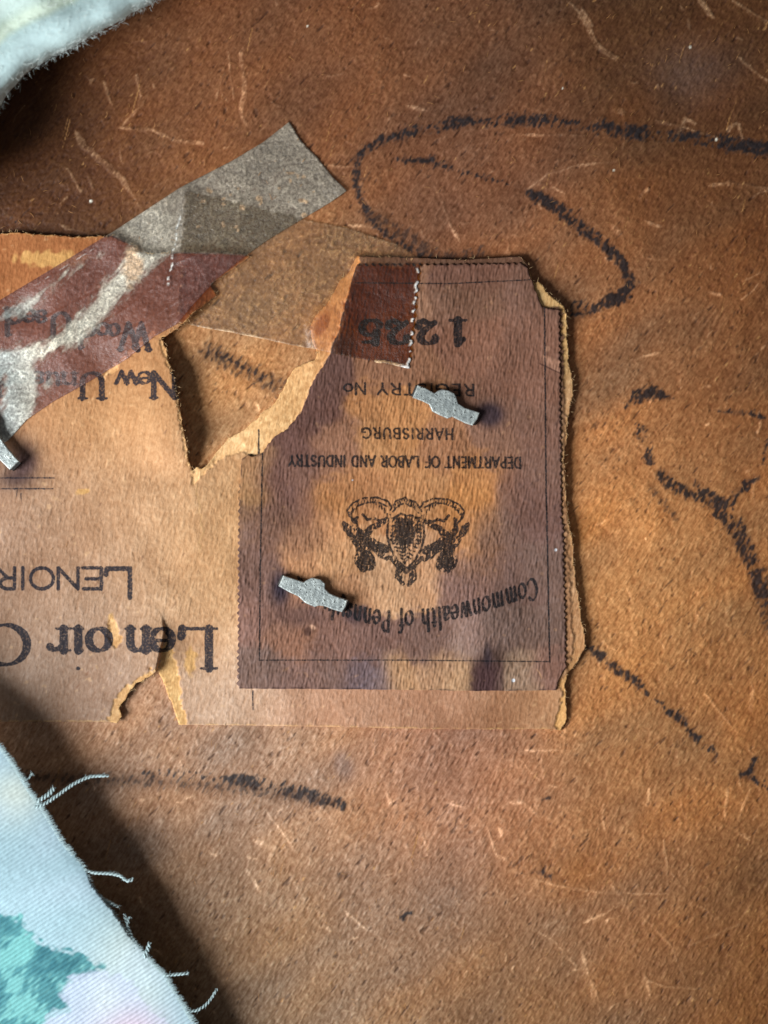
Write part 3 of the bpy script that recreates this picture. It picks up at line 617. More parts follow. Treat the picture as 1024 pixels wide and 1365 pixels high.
def tag_col(XX, YY, s, X, Y, g):
    c = blend_pts(XX, YY, TDYE_LIGHT, 60)*np.array((1.2, 1.2, 1.25))
    c = c*tone(0.05*N('st_v', XX, YY)+0.04*N('vmid', XX, YY)+0.05*N('mid', XX, YY)+0.05*N('fine2', XX, YY)+0.03*N('grain', XX, YY))
    c = mix(c, (222, 176, 128), 0.3*sm(2.1, 2.9, N('grain', XX, YY)+.4*N('fine2', XX, YY)))
    c = mix(c, (130, 88, 66), 0.5*sm(2.1, 2.9, N('pit', XX, YY)))
    # scuffed top ply
    for x, y, a, b in ((150, 840, 6, 18), (255, 880, 7, 18), (110, 655, 8, 4), (70, 345, 45, 10)):
        c = mix(c, (214, 162, 96), 0.75*sm(.45, .8, gauss(XX, YY, x, y, a, b)+.12*N('grain', XX, YY)))
    # rust bleeding from the staple
    c = mix(c, (72, 52, 58), 0.85*sm(.12, .9, gauss(XX, YY, 28, 610, 22, 22)+.12*N('blob', XX, YY)*gauss(XX, YY, 28, 610, 40, 40)))
    c = mix(c, (58, 44, 52), 0.6*gauss(XX, YY, 20, 640, 22, 10))
    m = core_mask(XX, YY)
    k = blend_pts(XX, YY, [(250, 640, (196, 154, 108)), (400, 510, (194, 150, 102)), (440, 400, (186, 130, 84)), (460, 360, (192, 134, 78)), (430, 430, (170, 104, 56)), (740, 400, (180, 142, 94)), (765, 600, (164, 122, 84)), (770, 850, (160, 116, 80)), (750, 940, (186, 138, 86)), (235, 930, (176, 136, 88)), (150, 940, (164, 126, 86)), (230, 500, (190, 146, 100))], 40)
    k = k*1.62*tone(0.07*N('grain', XX, YY)+0.09*N('fine2', XX, YY)+0.07*N('blob', XX, YY)+.05*N('st_b', XX, YY))
    c = mix(c, k, m)
    # ply that stayed amber under the old tape, thin bright torn lip
    c = mix(c, (160, 84, 34), 0.8*sm(.4, .8, gauss(XX, YY, 430, 432, 8, 17, 25)))
    c = mix(c, (226, 176, 110), 0.40*sm(-3.0, -0.6, s)*sm(.6, 1.4, 1+.5*N('grain', XX, YY))*sm(356, 364, YY+60*(XX < 470)))
    c = mix(c, (206, 160, 108), 0.6*sm(1.6, 0.4, np.abs(XX-(259+9*np.sin((YY-640)/40.)+1.5*N('grain', 0*XX, YY)))+2*sm(720, 770, YY))*sm(640, 650, YY)*sm(775, 735, YY))
    return c
tag_o = sheet('paper_tag', tag_out, 1.35, tag_zc, 3.2, M_tag, tag_col, tag_ink, origin_xy=(200, 700), rim=(176, 124, 70))
props(tag_o, 'large torn tan paper tag printed upside down, split by a V-shaped tear', 'paper tag')
rr = random.Random(31); it = []
for i, (x, y) in enumerate(tag_out):
    if x < -20 or y > 990: continue
    torn = not (y > 960 or (490 < x < 690 and y < 352))
    for k in range(1):
        if rr.random() < (.35 if torn else .8): continue
        L = rr.uniform(2, 6.5); a = rr.uniform(0, 6.28); px_, py_ = x+rr.uniform(-2, 2), y+rr.uniform(-2, 2); z = float(tag_z(np.array([px_]), np.array([py_]))[0])-rr.uniform(-.9, .5); pts = []
        for q in range(4): pts.append((px_, py_, z+.5*math.sin(q))); px_ += math.cos(a)*L/3; py_ += math.sin(a)*L/3; a += rr.uniform(-.6, .6)
        w = rr.uniform(.14, .26); it.append((pts, [w, w, w*.8, w*.3]))
M_lip = simple('torn_paper_fibre', (226, 186, 136), 0.85, 0, 0.2, 0.3, 0.2, 0.25)
strands('torn_fibres', M_lip, it, tag_o, origin=tuple(tag_o.location))
# ------------------------------------------------------------------ the registry stamp
def stamp_attr(XX, YY, s, X, Y, g):
    f = np.full(X.shape, 20.0)
    for c, xr, xl in (('1', 623, 598), ('2', 585, 555), ('2', 548, 515), ('5', 509, 478)):
        glyph_box(c, 'fat', 'sans', xr, xl, 427, 31, f, X, Y, g)
    word_fit('REGISTRY', 'small', 'sans', (633, 513), (503, 511), 14.5, f, X, Y, g, gap=.16, updir=(0, 1))
    word_fit('N', 'small', 'sans', (489, 511), (472, 511), 14.5, f, X, Y, g, updir=(0, 1)); word_fit('o', 'small', 'sans', (471, 512), (458, 512), 14, f, X, Y, g, updir=(0, 1))
    word_fit('HARRISBURG', 'small', 'sans', (605, 572), (483, 570.5), 13.5, f, X, Y, g, gap=.14, updir=(0, 1))
    word_fit('DEPARTMENT OF LABOR AND INDUSTRY', 'small', 'sans', (695, 610), (385, 607), 14, f, X, Y, g, gap=.10, updir=(0, 1))
    # arched line, letters set along the curve, upside down
    arc = [(714, 769), (690, 781), (650, 795), (610, 806), (570, 813), (530, 816), (490, 812), (455, 801), (425, 787), (395, 768)]
    cum = [0]
    for a, b in zip(arc[:-1], arc[1:]): cum.append(cum[-1]+math.hypot(b[0]-a[0], b[1]-a[1]))
    def at(d):
        for i in range(len(arc)-1):
            if d <= cum[i+1] or i == len(arc)-2:
                t = (d-cum[i])/(cum[i+1]-cum[i]); return (arc[i][0]+(arc[i+1][0]-arc[i][0])*t, arc[i][1]+(arc[i+1][1]-arc[i][1])*t)
    txt = 'Commonwealth of Pennsylvania'; size = 27.0; hsc = 15.5; d = 0
    tot = sum((GL['black'][c][0] if c != ' ' else .35)+.12 for c in txt); hsc = cum[-1]/tot
    for c in txt:
        if c == ' ': d += .47*hsc; continue
        w = GL['black'][c][0]*hsc
        p = at(d); q = at(d+w); rx_, ry_ = (q[0]-p[0])/w, (q[1]-p[1])/w
        ux_, uy_ = 0.35*ry_, 1.0
        glyph(c, 'black', 'black', lambda a, b: (p[0]+rx_*a*hsc+ux_*b*size, p[1]+ry_*a*hsc+uy_*b*size), f, X, Y, g, 16, hsc/size)
        d += w+.12*hsc
    # frame
    for p, w in (([(350, 604), (347, 760), (346, 880)], 1.7), ([(346, 880), (540, 880), (733, 882)], 1.3), ([(726, 409), (728, 640), (733, 882)], 1.9), ([(474, 377), (600, 378), (706, 373)], 1.3)):
        seg_field(f, X, Y, p, [w]*len(p), *g)
    # coat of arms, upside down: outlines
    E = np.full(X.shape, 20.0)
    def e(p, w): seg_field(E, X, Y, p, np.array([w]*len(p) if isinstance(w, (int, float)) else w, float)*1.25+.3, *g)
    for m in (1, -1):
        q = lambda L: [(541+m*(x-541), y+(1.5 if m < 0 else 0)) for x, y in L]
        e(q([(465, 688), (463, 680), (470, 671), (485, 664), (503, 663), (517, 668), (522, 676)]), 1.6)
        e(q([(469, 690), (468, 683), (476, 675), (489, 670), (504, 669), (516, 675)]), 1.4)
        for k in range(15):
            t = k/14; x = 466+54*t; y0 = 686-22*math.sin(math.pi*min(1, t*1.05+.02))**.7; e(q([(x, y0), (x+1, y0+6)]), 1.0)
        e(q([(466, 688), (473, 697), (476, 690)]), 3)                       # scroll end
        e(q([(458, 697), (463, 704), (468, 714)]), [4, 9, 5])               # raised foreleg
        e(q([(474, 692), (474, 704), (480, 712), (488, 722), (500, 728), (514, 732)]), [4, 6, 10, 15, 12, 9])   # body
        e(q([(488, 712), (496, 703), (508, 698), (516, 692)]), [9, 6, 6, 5])
        e(q([(484, 686), (490, 693), (498, 691), (506, 694), (514, 692)]), 2.6)
        e(q([(470, 716), (476, 724), (484, 730)]), [6, 8, 8])
        e(q([(484, 734), (486, 746), (492, 752), (484, 758)]), [14, 22, 14, 8])      # haunch
        e(q([(500, 732), (508, 740), (516, 744)]), [5, 6, 5])
        e(q([(520, 742), (532, 756), (541, 762)]), [4, 5, 4]); e(q([(533, 754), (531, 768), (537, 778)]), [6, 8, 4])
        e(q([(518, 694), (516, 712), (520, 730), (530, 748), (541, 757)]), 2.2)      # shield edge
        e(q([(522, 698), (526, 690), (534, 685), (541, 687)]), 2.0)
        e(q([(520, 680), (528, 668), (541, 663)]), 1.6); e(q([(524, 682), (531, 674), (541, 670)]), 1.6)
        for k in range(6): e(q([(524+3*k, 672-1.3*k), (526+3*k, 678-1.3*k)]), 1.0)
    for k in range(13): y = 690+4.9*k; w_ = 20-(0.0 if k < 7 else (k-6)*2.8); e([(541-w_, y), (541-w_/3, y+2.5), (541+w_/3, y-2), (541+w_, y+1)], 1.6)
    for k in range(12): x = 522+3.4*k; e([(x, 690), (x+1.5, 738-abs(x-541)*.8)], 1.1)
    e([(541, 705), (541, 712)], 24)
    hatch = 0.75*N('st_v', X*1.3, Y*1.1)+0.55*N('fine2', X*1.5+70, Y*1.5)
    inn = sm(0, -4, E)
    E = np.where(E < 0.6, E + inn*.7 + 1.5*np.maximum(hatch-.25, -.3)*(0.5+inn*2.0), E)
    f = np.minimum(f, E)
    return {'ink': f}
SDYE_LIGHT = [(480, 362, (130, 85, 61)), (640, 362, (120, 82, 66)), (640, 400, (127, 90, 71)), (700, 400, (124, 88, 72)), (640, 450, (138, 95, 75)), (700, 450, (131, 91, 73)), (430, 510, (113, 80, 70)), (520, 500, (146, 102, 77)), (700, 510, (130, 90, 72)), (420, 550, (112, 78, 68)), (480, 552, (173, 119, 78)), (530, 560, (186, 129, 84)), (590, 600, (162, 112, 80)), (700, 560, (129, 92, 75)), (400, 590, (111, 77, 67)), (450, 595, (145, 101, 77)), (510, 595, (184, 130, 87)), (660, 590, (140, 100, 80)), (710, 590, (129, 91, 75)), (335, 630, (165, 121, 86)), (365, 640, (112, 78, 68)), (400, 640, (124, 88, 74)), (480, 645, (175, 121, 82)), (560, 645, (186, 131, 88)), (645, 640, (178, 121, 77)), (680, 650, (135, 94, 76)), (715, 620, (126, 91, 76)), (335, 665, (160, 117, 80)), (370, 670, (115, 81, 71)), (405, 680, (131, 91, 72)), (440, 670, (175, 120, 77)), (640, 670, (193, 132, 81)), (672, 670, (127, 91, 75)), (710, 660, (120, 86, 74)), (330, 700, (136, 100, 78)), (360, 710, (127, 91, 74)), (400, 720, (145, 103, 78)), (435, 710, (183, 128, 88)), (450, 740, (191, 140, 100)), (640, 710, (185, 129, 87)), (665, 710, (123, 92, 80)), (715, 700, (116, 83, 72)), (330, 745, (125, 93, 80)), (345, 730, (121, 89, 78)), (405, 745, (175, 124, 88)), (510, 768, (193, 147, 111)), (575, 765, (189, 140, 104)), (635, 750, (153, 111, 89)), (665, 760, (123, 91, 79)), (712, 750, (119, 90, 78)), (335, 780, (124, 91, 79)), (470, 780, (173, 124, 90)), (620, 780, (139, 103, 90)), (690, 770, (119, 89, 78)), (340, 830, (133, 96, 82)), (380, 850, (146, 103, 82)), (450, 860, (135, 98, 84)), (500, 860, (127, 93, 81)), (580, 860, (126, 94, 82)), (612, 865, (143, 113, 98)), (700, 850, (120, 92, 80)), (340, 900, (124, 95, 83)), (400, 895, (130, 97, 85)), (440, 900, (123, 92, 80)), (475, 900, (115, 92, 91)), (503, 900, (122, 100, 100)), (535, 903, (181, 136, 99)), (568, 900, (174, 131, 100)), (605, 903, (176, 134, 100)), (650, 900, (81, 57, 49)), (690, 905, (155, 122, 99)), (735, 905, (135, 97, 82)), (620, 855, (142, 109, 96))]  # stamp stain tones, with greyish raking sheen painted in along the bottom
def stamp_col(XX, YY, s, X, Y, g):
    wx = XX+5*N('blob', XX, YY)+2*N('vmid', XX, YY); wy = YY+6*N('blob', XX+200, YY)+3*N('grain', XX, YY)
    c = blend_pts(wx, wy, SDYE_LIGHT, 14); mu = np.array((.20, .11, .07)); c = mu*(c/mu)**1.10
    c = c*tone(0.03*N('st_v', XX, YY)+0.02*N('vmid', XX, YY)+0.04*N('mid', XX, YY)+0.06*N('fine2', XX, YY)+0.03*N('grain', XX, YY))
    c = mix(c, (60, 44, 46), 0.35*sm(2.0, 2.8, N('pit', XX, YY)))
    c = mix(c, (200, 150, 112), 0.22*sm(2.2, 2.9, N('grain', XX+90, YY)))
    # dark square stains at the lower edge
    for x0_, x1_ in ((628, 672),):
        c = mix(c, (74, 46, 50), .65*sm(x0_-4, x0_+4, XX+2*N('grain', XX, YY))*sm(x1_+4, x1_-4, XX)*sm(868, 900, YY+6*N('blob', XX, YY)))
    # rust
    for x, y, a, b, k in ((652, 552, 16, 15, .85), (374, 782, 12, 22, 1.0), (476, 818, 16, 12, .7), (398, 822, 26, 14, .5), (650, 874, 5, 14, .6), (590, 530, 30, 12, .3)):
        c = mix(c, (46, 38, 50), k*sm(.15, 1.0, gauss(XX, YY, x, y, a, b)*(1+.12*N('blob', XX, YY))))
    c = mix(c, (66, 40, 34), .8*sm(.4, .8, gauss(XX, YY, 410, 842, 5, 6))); c = mix(c, (220, 170, 140), .7*sm(.5, .9, gauss(XX, YY, 417, 836, 5, 3, 40)))
    # pale scrape at the right edge, and its dark lower fold
    sc = [(722, 473), (734, 476), (752, 484), (753, 501), (740, 495), (726, 483)]
    c = mix(c, (176, 128, 104), .85*inside(sc, XX, YY, 2)); L = np.abs((YY-484)-(XX-718)*.47)
    c = mix(c, (58, 30, 24), .8*sm(1.6, .4, L)*sm(716, 722, XX))
    c = mix(c, (190, 140, 112), .6*sm(.4, .9, gauss(XX, YY, 730, 465, 3, 4)))
    c = mix(c, (196, 148, 108), .8*sm(1.6, .5, np.hypot(XX-706, YY-905)-15)*sm(1.6, .5, np.abs(np.hypot(XX-706, YY-905)-16))*sm(712, 718, XX)*sm(898, 890, YY-10))
    for x, y, r_ in ((741, 733, 1.6), (684.5, 907, 2.2), (470, 640, .8)): c = mix(c, (225, 225, 230), sm(r_+.7, r_-.4, np.hypot(XX-x, YY-y)))
    # darkened perforated margin
    c = mix(c, (58, 36, 34), .65*sm(-3.4, -.8, s)*sm(.2, 1.0, .5+.5*N('grain', XX, YY)))
    return c
stamp_o = sheet('registry_stamp', STAMP, 1.0, stamp_z, 1.2, M_stamp, stamp_col, stamp_attr, origin_xy=(540, 640))
props(stamp_o, 'brown stained perforated stamp label with upside-down crest and number 1225, glued on the tan tag', 'stamp label')
# ------------------------------------------------------------------ old amber tape
def tb_col(XX, YY, s, X, Y, g):
    c = np.zeros(XX.shape+(3,))+lin((160, 118, 74)); c = c*np.exp(.12*N('fine2', XX, YY)+.1*N('grain', XX, YY))[..., None]
    c = mix(c, (226, 224, 222), sm(-5, -1, s)*sm(530, 540, XX)*on_stamp(XX, YY))  # white glints painted along the pinked right end
    return mix(c, (205, 170, 130), sm(535, 525, XX)*sm(-3.5, -1, s)*sm(-.2, .6, N('grain', XX, YY)+.4))
def on_stamp(x, y): return sm(2, -3, poly_sdf(STAMP, x, y)[0]+1.5*N('grain', x, y))
def on_tag(x, y): return sm(2, -2, poly_sdf(TAG, x, y)[0])
def tb_tint(XX, YY, s):
    a = on_stamp(XX, YY); b = on_tag(XX, YY)
    t = np.zeros(XX.shape+(3,))+np.array((.88, .86, .80))
    bub = sm(1.2, 2.2, N('blob', XX, YY)+.5*N('grain', XX, YY))
    t = mix(t, np.array((.80, .60, .46)), b); t = mix(t, np.array((.60, .36, .06)), a*(1-.12*bub))
    t = mix(t, np.array((.97, .92, .86)), b*(1-a)*sm(380, 400, XX))
    return t*np.exp(.03*N('grain', XX, YY))[..., None]
def tb_attr(XX, YY, s, X, Y, g):
    a = on_tag(XX, YY)
    o = .20*(1-a)+.03*a + .30*(1-a)*sm(.3, 2.0, N('fine2', XX, YY)+.6*N('blob', XX, YY))
    o = o*(1-a*sm(380, 400, XX)); o += .40*(1-a)*sm(-4, -1.2, s+1.2*N('grain', XX, YY))*sm(240, 300, XX)*sm(400, 440, YY)*sm(-1.2, .6, N('cr2', XX, YY))
    spk = sm(2.6, 1.2, np.abs(np.where(XX > 500, s+1.6, 99)))*sm(.0, .6, N('grain', XX*.2+40, YY*1.6))*sm(355, 362, YY)*1.3  # painted glints made opaque on the zigzag
    spk2 = sm(2.6, 1.2, np.abs(np.where(XX < 260, s+1.6, 99)))*sm(.5, 1.3, N('grain', XX*2.0, YY*2.2))
    return {'opaq': np.clip(o+spk+spk2*.8, 0, 1)}
tb = sheet('amber_tape', TAPE_B, 1.6, tb_z, .5, M_amber, tb_col, tb_attr, col2=tb_tint, origin_xy=(400, 370))
props(tb, 'old amber see-through tape with pinked ends, lying under the grey tape and over the tear', 'tape')
# ------------------------------------------------------------------ newer grey tape
WHITE = [([(186, 345), (165, 372), (140, 402), (118, 428), (90, 452), (55, 468), (20, 480), (-20, 492)], [46, 36, 30, 28, 32, 32, 36, 44]), ([(180, 290), (205, 300), (215, 320), (200, 345)], [50, 50, 40, 30]),
         ([(-20, 430), (20, 418), (60, 388), (95, 360), (140, 338)], [7, 6, 6, 5, 2]), ([(28, 500), (24, 540), (10, 590), (-30, 600)], [44, 50, 48, 60]), ([(60, 515), (70, 508)], [6, 4])]  # pale air pockets, plus painted sheen at the lower-left end
def ta_attr0(XX, YY, X, Y, g):
    w = np.full(X.shape, 40.0)
    for p, wd in WHITE: seg_field(w, X, Y, p, wd, *g, pad=14)
    return w
_c = {}
def ta_pre(XX, YY, X, Y, g):
    k = X.shape
    if k in _c: return _c[k]
    w = ta_attr0(XX, YY, X, Y, g)+2.6*N('st_b', XX*.7, YY*.7)+1.0*N('fine2', XX, YY)+2.2*N('blob', XX, YY)
    tag = on_tag(XX, YY); ub = sm(2, -2, poly_sdf(TAPE_B, XX, YY)[0]+1.0*N('grain', XX, YY))
    _c[k] = (sm(7, -12, w), tag, ub); return _c[k]
def dash_(x, y):
    a = sm(1.6, .6, np.abs(x-(239-.17*(y-290)+1.2*np.sin(y/5.))))*sm(286, 290, y)*sm(384, 378, y)*sm(-.2, .6, N('fine2', x*0+3, y*1.3)+.4)
    b = sm(1.2, .4, np.abs((y-372)+.62*(x-60)))*sm(40, 60, x)*sm(160, 140, x)*sm(-.6, .6, N('grain', x, y))
    return np.maximum(a, .6*b)  # crease highlights, painted as white opaque dashes
def ta_col(XX, YY, s, X, Y, g):
    wh, tag, ub = ta_pre(XX, YY, X, Y, g)
    c = np.zeros(XX.shape+(3,))+lin((148, 136, 120))
    c = mix(c, (98, 86, 64), .8*ub*(1-tag))
    c = mix(c, (150, 116, 110), tag*(1-wh)); c = mix(c, (208, 200, 182), wh*(.35+.65*tag))
    c = mix(c, (216, 176, 136), .8*sm(4, -6, np.hypot((XX-178)*1.0, (YY-352)*.5)-14+2*N('grain', XX, YY)))
    c = mix(c, (158, 176, 182), .6*sm(60, 0, XX)*wh)  # bluish sheen painted into the left end
    c = mix(c, (196, 160, 122), .8*(1-tag)*sm(2.0, 2.5, N('grain', XX*.9, YY*.9)+.5*N('mid', XX, YY)))
    c = mix(c, (228, 226, 218), dash_(XX, YY))
    return c*np.exp(.11*N('fine2', XX, YY)+.07*N('grain', XX, YY)+.07*N('blob', XX, YY))[..., None]
def ta_tint(XX, YY, s):
    wh, tag, ub = list(_c.values())[-1]
    t = np.zeros(XX.shape+(3,))+np.array((.8, .76, .70)); t = mix(t, np.array((.66, .52, .52)), tag*(1-.2*ub))
    return t
def ta_attr(XX, YY, s, X, Y, g):
    wh, tag, ub = ta_pre(XX, YY, X, Y, g)
    grit = sm(.3, 1.8, N('fine2', XX, YY)+.6*N('blob', XX, YY))
    o = (.74+.16*grit)*(1-tag)*(1-.22*ub) + tag*(.13+.10*grit)
    o = np.maximum(o, wh*(.70+.28*grit)); o = np.maximum(o, .35*sm(-2.5, -.6, s))
    o = np.maximum(o, .75*sm(4, -6, np.hypot((XX-178)*1.0, (YY-352)*.5)-14+2*N('grain', XX, YY)))
    o = np.maximum(o, .95*dash_(XX, YY))
    cr = np.abs((XX-257)-(YY-345)*.62); o = np.maximum(o, .45*sm(2, .5, cr)*sm(340, 348, YY)*sm(386, 376, YY))
    return {'opaq': np.clip(o, 0, 1)}
ta = sheet('grey_tape', TAPE_A, 1.7, ta_z, .6, M_tape, ta_col, ta_attr, col2=ta_tint, origin_xy=(230, 330))
props(ta, 'wide cloudy grey tape strip laid diagonally, its free end stuck to the bare brown board', 'tape')
# ------------------------------------------------------------------ staples
def staple(outline, ends, zc, label):
    P = np.array(outline, float); c = P.mean(0); org = W(np.array(c[0]), np.array(c[1]), np.array(zc-3.0))
    root = bpy.data.objects.new('staple', None); root.empty_display_size = .002; COL.objects.link(root); root.location = org
    bm = bmesh.new()
    vs = [bm.verts.new(W(np.array(x), np.array(y), np.array(zc))-org) for x, y in P]
    f = bm.faces.new(vs); 
    if f.normal.z < 0: f.normal_flip()
    r = bmesh.ops.extrude_face_region(bm, geom=[f]); up = [v for v in r['geom'] if isinstance(v, bmesh.types.BMVert)]
    bmesh.ops.translate(bm, verts=up, vec=(0, 0, 6.5*S))
    bmesh.ops.recalc_face_normals(bm, faces=bm.faces)
    te = [e for e in bm.edges if all(v in up for v in e.verts)]
    bmesh.ops.bevel(bm, geom=te, offset=1.5*S, segments=3, affect='EDGES', profile=.5)
    me = bpy.data.meshes.new('crown'); bm.to_mesh(me); bm.free(); me.materials.append(M_metal)
    for p in me.polygons: p.use_smooth = False
    o = bpy.data.objects.new('crown', me); COL.objects.link(o); o.parent = root
    for (ax, ay), (bx_, by_), (ox, oy) in ends:      # prong: bent end plate running down through the paper
        bm = bmesh.new(); a = np.array((ax, ay)); b = np.array((bx_, by_)); d = np.array((ox, oy))
        ring = []
        for z, sh in ((zc+5.4, -1.0), (zc+4.0, 2.0), (zc-8.0, 3.0)):
            for t, dd in ((.08, 0), (.92, 0), (.92, 3.0), (.08, 3.0)):
                q = a+(b-a)*t+d*(sh-dd); ring.append(bm.verts.new(W(np.array(q[0]), np.array(q[1]), np.array(z))-org))
        for k in range(2):
            for i in range(4): bm.faces.new([ring[k*4+i], ring[k*4+(i+1) % 4], ring[k*4+4+(i+1) % 4], ring[k*4+4+i]])
        bm.faces.new(ring[:4]); bm.faces.new(ring[8:][::-1]); bmesh.ops.recalc_face_normals(bm, faces=bm.faces)
        me = bpy.data.meshes.new('prong'); bm.to_mesh(me); bm.free(); me.materials.append(M_prong)
        o = bpy.data.objects.new('prong', me); COL.objects.link(o); o.parent = root
    props(root, label, 'staple', 'flat metal staples through the labels')
    return root
def sc_(L, s, ox, oy): return [(x/s+ox, y/s+oy) for x, y in L]
def z_at(x, y): return float(stamp_z(np.array([[float(x)]]), np.array([[float(y)]]))[0, 0])
o1 = sc_([(192, 322), (236, 214), (300, 240), (380, 285), (412, 262), (445, 252), (500, 262), (545, 285), (565, 320), (580, 372), (640, 410), (765, 450), (745, 505), (705, 560), (640, 540), (530, 485), (490, 500), (420, 470), (360, 440), (332, 380), (270, 350)], 6.4, 520, 480)
o2 = sc_([(203, 262), (245, 170), (330, 200), (420, 228), (455, 205), (490, 190), (560, 205), (600, 240), (600, 285), (640, 325), (710, 355), (795, 380), (775, 440), (745, 485), (660, 460), (600, 435), (550, 428), (510, 440), (430, 405), (370, 350), (290, 312)], 6.4, 340, 740)
staple(o1, [(o1[1], o1[0], (-.93, -.37)), (o1[11], o1[13], (.93, .4))], z_at(590, 540)+3.5, 'dull grey flat staple over the words REGISTRY No, upper of the two on the stamp')
staple(o2, [(o2[1], o2[0], (-.93, -.37)), (o2[11], o2[13], (.93, .4))], z_at(417, 790)+3.0, 'pitted grey flat staple over the arched blackletter line at lower left of the stamp')
o3 = [(-62, 541), (-47, 530), (-24, 556), (-12, 553), (-4, 562), (-2, 578), (11, 597), (27, 615), (15, 627), (-1, 611), (-16, 596), (-28, 598), (-38, 588), (-40, 573), (-50, 561)]
staple(o3, [(o3[0], o3[1], (-.6, -.8)), (o3[7], o3[8], (.7, .72))], 12.0, 'grey staple at the left picture edge, by the lower end of the grey tape')
# ------------------------------------------------------------------ printed cotton cloth, lower left
EDGE = [(-520, 560), (-330, 700), (-160, 850), (-60, 935), (0, 992), (22, 1022), (40, 1052), (60, 1080), (84, 1120), (112, 1156), (122, 1182), (150, 1216), (172, 1248), (198, 1276), (222, 1300), (244, 1336), (266, 1372), (290, 1420), (330, 1500), (420, 1700)]
CLOTH = EDGE+[(420, 2300), (-1100, 2300), (-1100, 560)]
def edge_comb(P, step, amp, seed):
    r = random.Random(seed); out = []
    for a, b in zip(P[:-1], P[1:]):
        L = math.hypot(b[0]-a[0], b[1]-a[1]); k = max(1, int(L/step)); nx_, ny_ = (b[1]-a[1])/L, -(b[0]-a[0])/L
        vis = -60 < a[0] < 300
        for j in range(k):
            w = (r.uniform(.3, 1)*amp if j % 2 else -r.uniform(0, .6)*amp*.4) if vis else 0
            out.append((a[0]+(b[0]-a[0])*j/k+nx_*w, a[1]+(b[1]-a[1])*j/k+ny_*w))
    out.append(P[-1]); return out
cloth_out = edge_comb(EDGE, 2.2, 2.2, 4)+[(420, 2300), (-1100, 2300), (-1100, 560)]
def cloth_z(x, y):
    d = poly_sdf(CLOTH, x, y)[0]; e = -np.minimum(d, 0)
    hgt = 70-24*sm(1150, 1400, y)
    z = hgt+10*(1-np.exp(-e/130.))-1.5*np.exp(-e/8.)
    # ribs (warp threads) crossing the edge, fine weft between them
    th = R(26)+R(10)*sm(1150, 1350, y); u = x*math.sin(R(33))+y*math.cos(R(33))
    rib = np.sin(2*math.pi*(u+.7*N('mid', x, y))/5.2)
    return z+0.8*rib+0.08*N('fine2', x, y)+2.0*N('big', x, y)
LEAF = [(-220, 1200), (-40, 1190), (-5, 1215), (20, 1222), (36, 1242), (60, 1256), (84, 1268), (100, 1272), (138, 1290), (120, 1298), (98, 1300), (84, 1318), (88, 1332), (94, 1345), (70, 1350), (55, 1380), (-20, 1440), (-220, 1450)]
def cloth_col(XX, YY, s, X, Y, g):
    c = np.zeros(XX.shape+(3,))+lin((158, 184, 193))
    c = mix(c, (214, 214, 198), .6*gauss(XX, YY, 20, 1060, 30, 26)+.5*gauss(XX, YY, 180, 1290, 40, 50))
    c = mix(c, (186, 204, 216), .5*sm(-1, 2, N('mid', XX, YY)))
    j = 3*N('grain', XX, YY)+5*N('blob', XX, YY)*.6
    d = poly_sdf(LEAF, XX, YY)[0]+j; m = sm(3, -3, d)
    teal = np.zeros(XX.shape+(3,))+lin((74, 132, 138)); t2 = .5*N('st_b', XX*.6, YY*.6)+.9*N('blob', XX+31, YY)
    teal = mix(teal, (120, 180, 178), .85*sm(.1, 1.0, t2)); teal = mix(teal, (40, 98, 110), .75*sm(.2, 1.3, -t2)); teal = mix(teal, (98, 128, 150), .35*sm(0, 2, N('mid', XX, YY)))
    c = mix(c, teal, m*.95)
    fl = [(100, 1300), (135, 1296), (170, 1310), (230, 1380), (200, 1500), (20, 1500), (50, 1400), (62, 1352), (92, 1345), (82, 1322)]
    d = poly_sdf(fl, XX, YY)[0]+j; c = mix(c, (188, 196, 214), .75*sm(4, -4, d))
    c = mix(c, (214, 184, 196), .6*gauss(XX, YY, 175, 1372, 34, 22)); c = mix(c, (208, 216, 214), .5*gauss(XX, YY, 140, 1330, 14, 18))
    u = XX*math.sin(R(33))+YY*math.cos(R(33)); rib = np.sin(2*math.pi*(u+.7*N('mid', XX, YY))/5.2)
    return c*np.exp(.03*N('fine2', XX, YY)+.03*N('st_a', XX, YY)+.13*rib*(.8+.3*N('blob', XX, YY)))[..., None]  # gaps between ribs darkened as painted shade
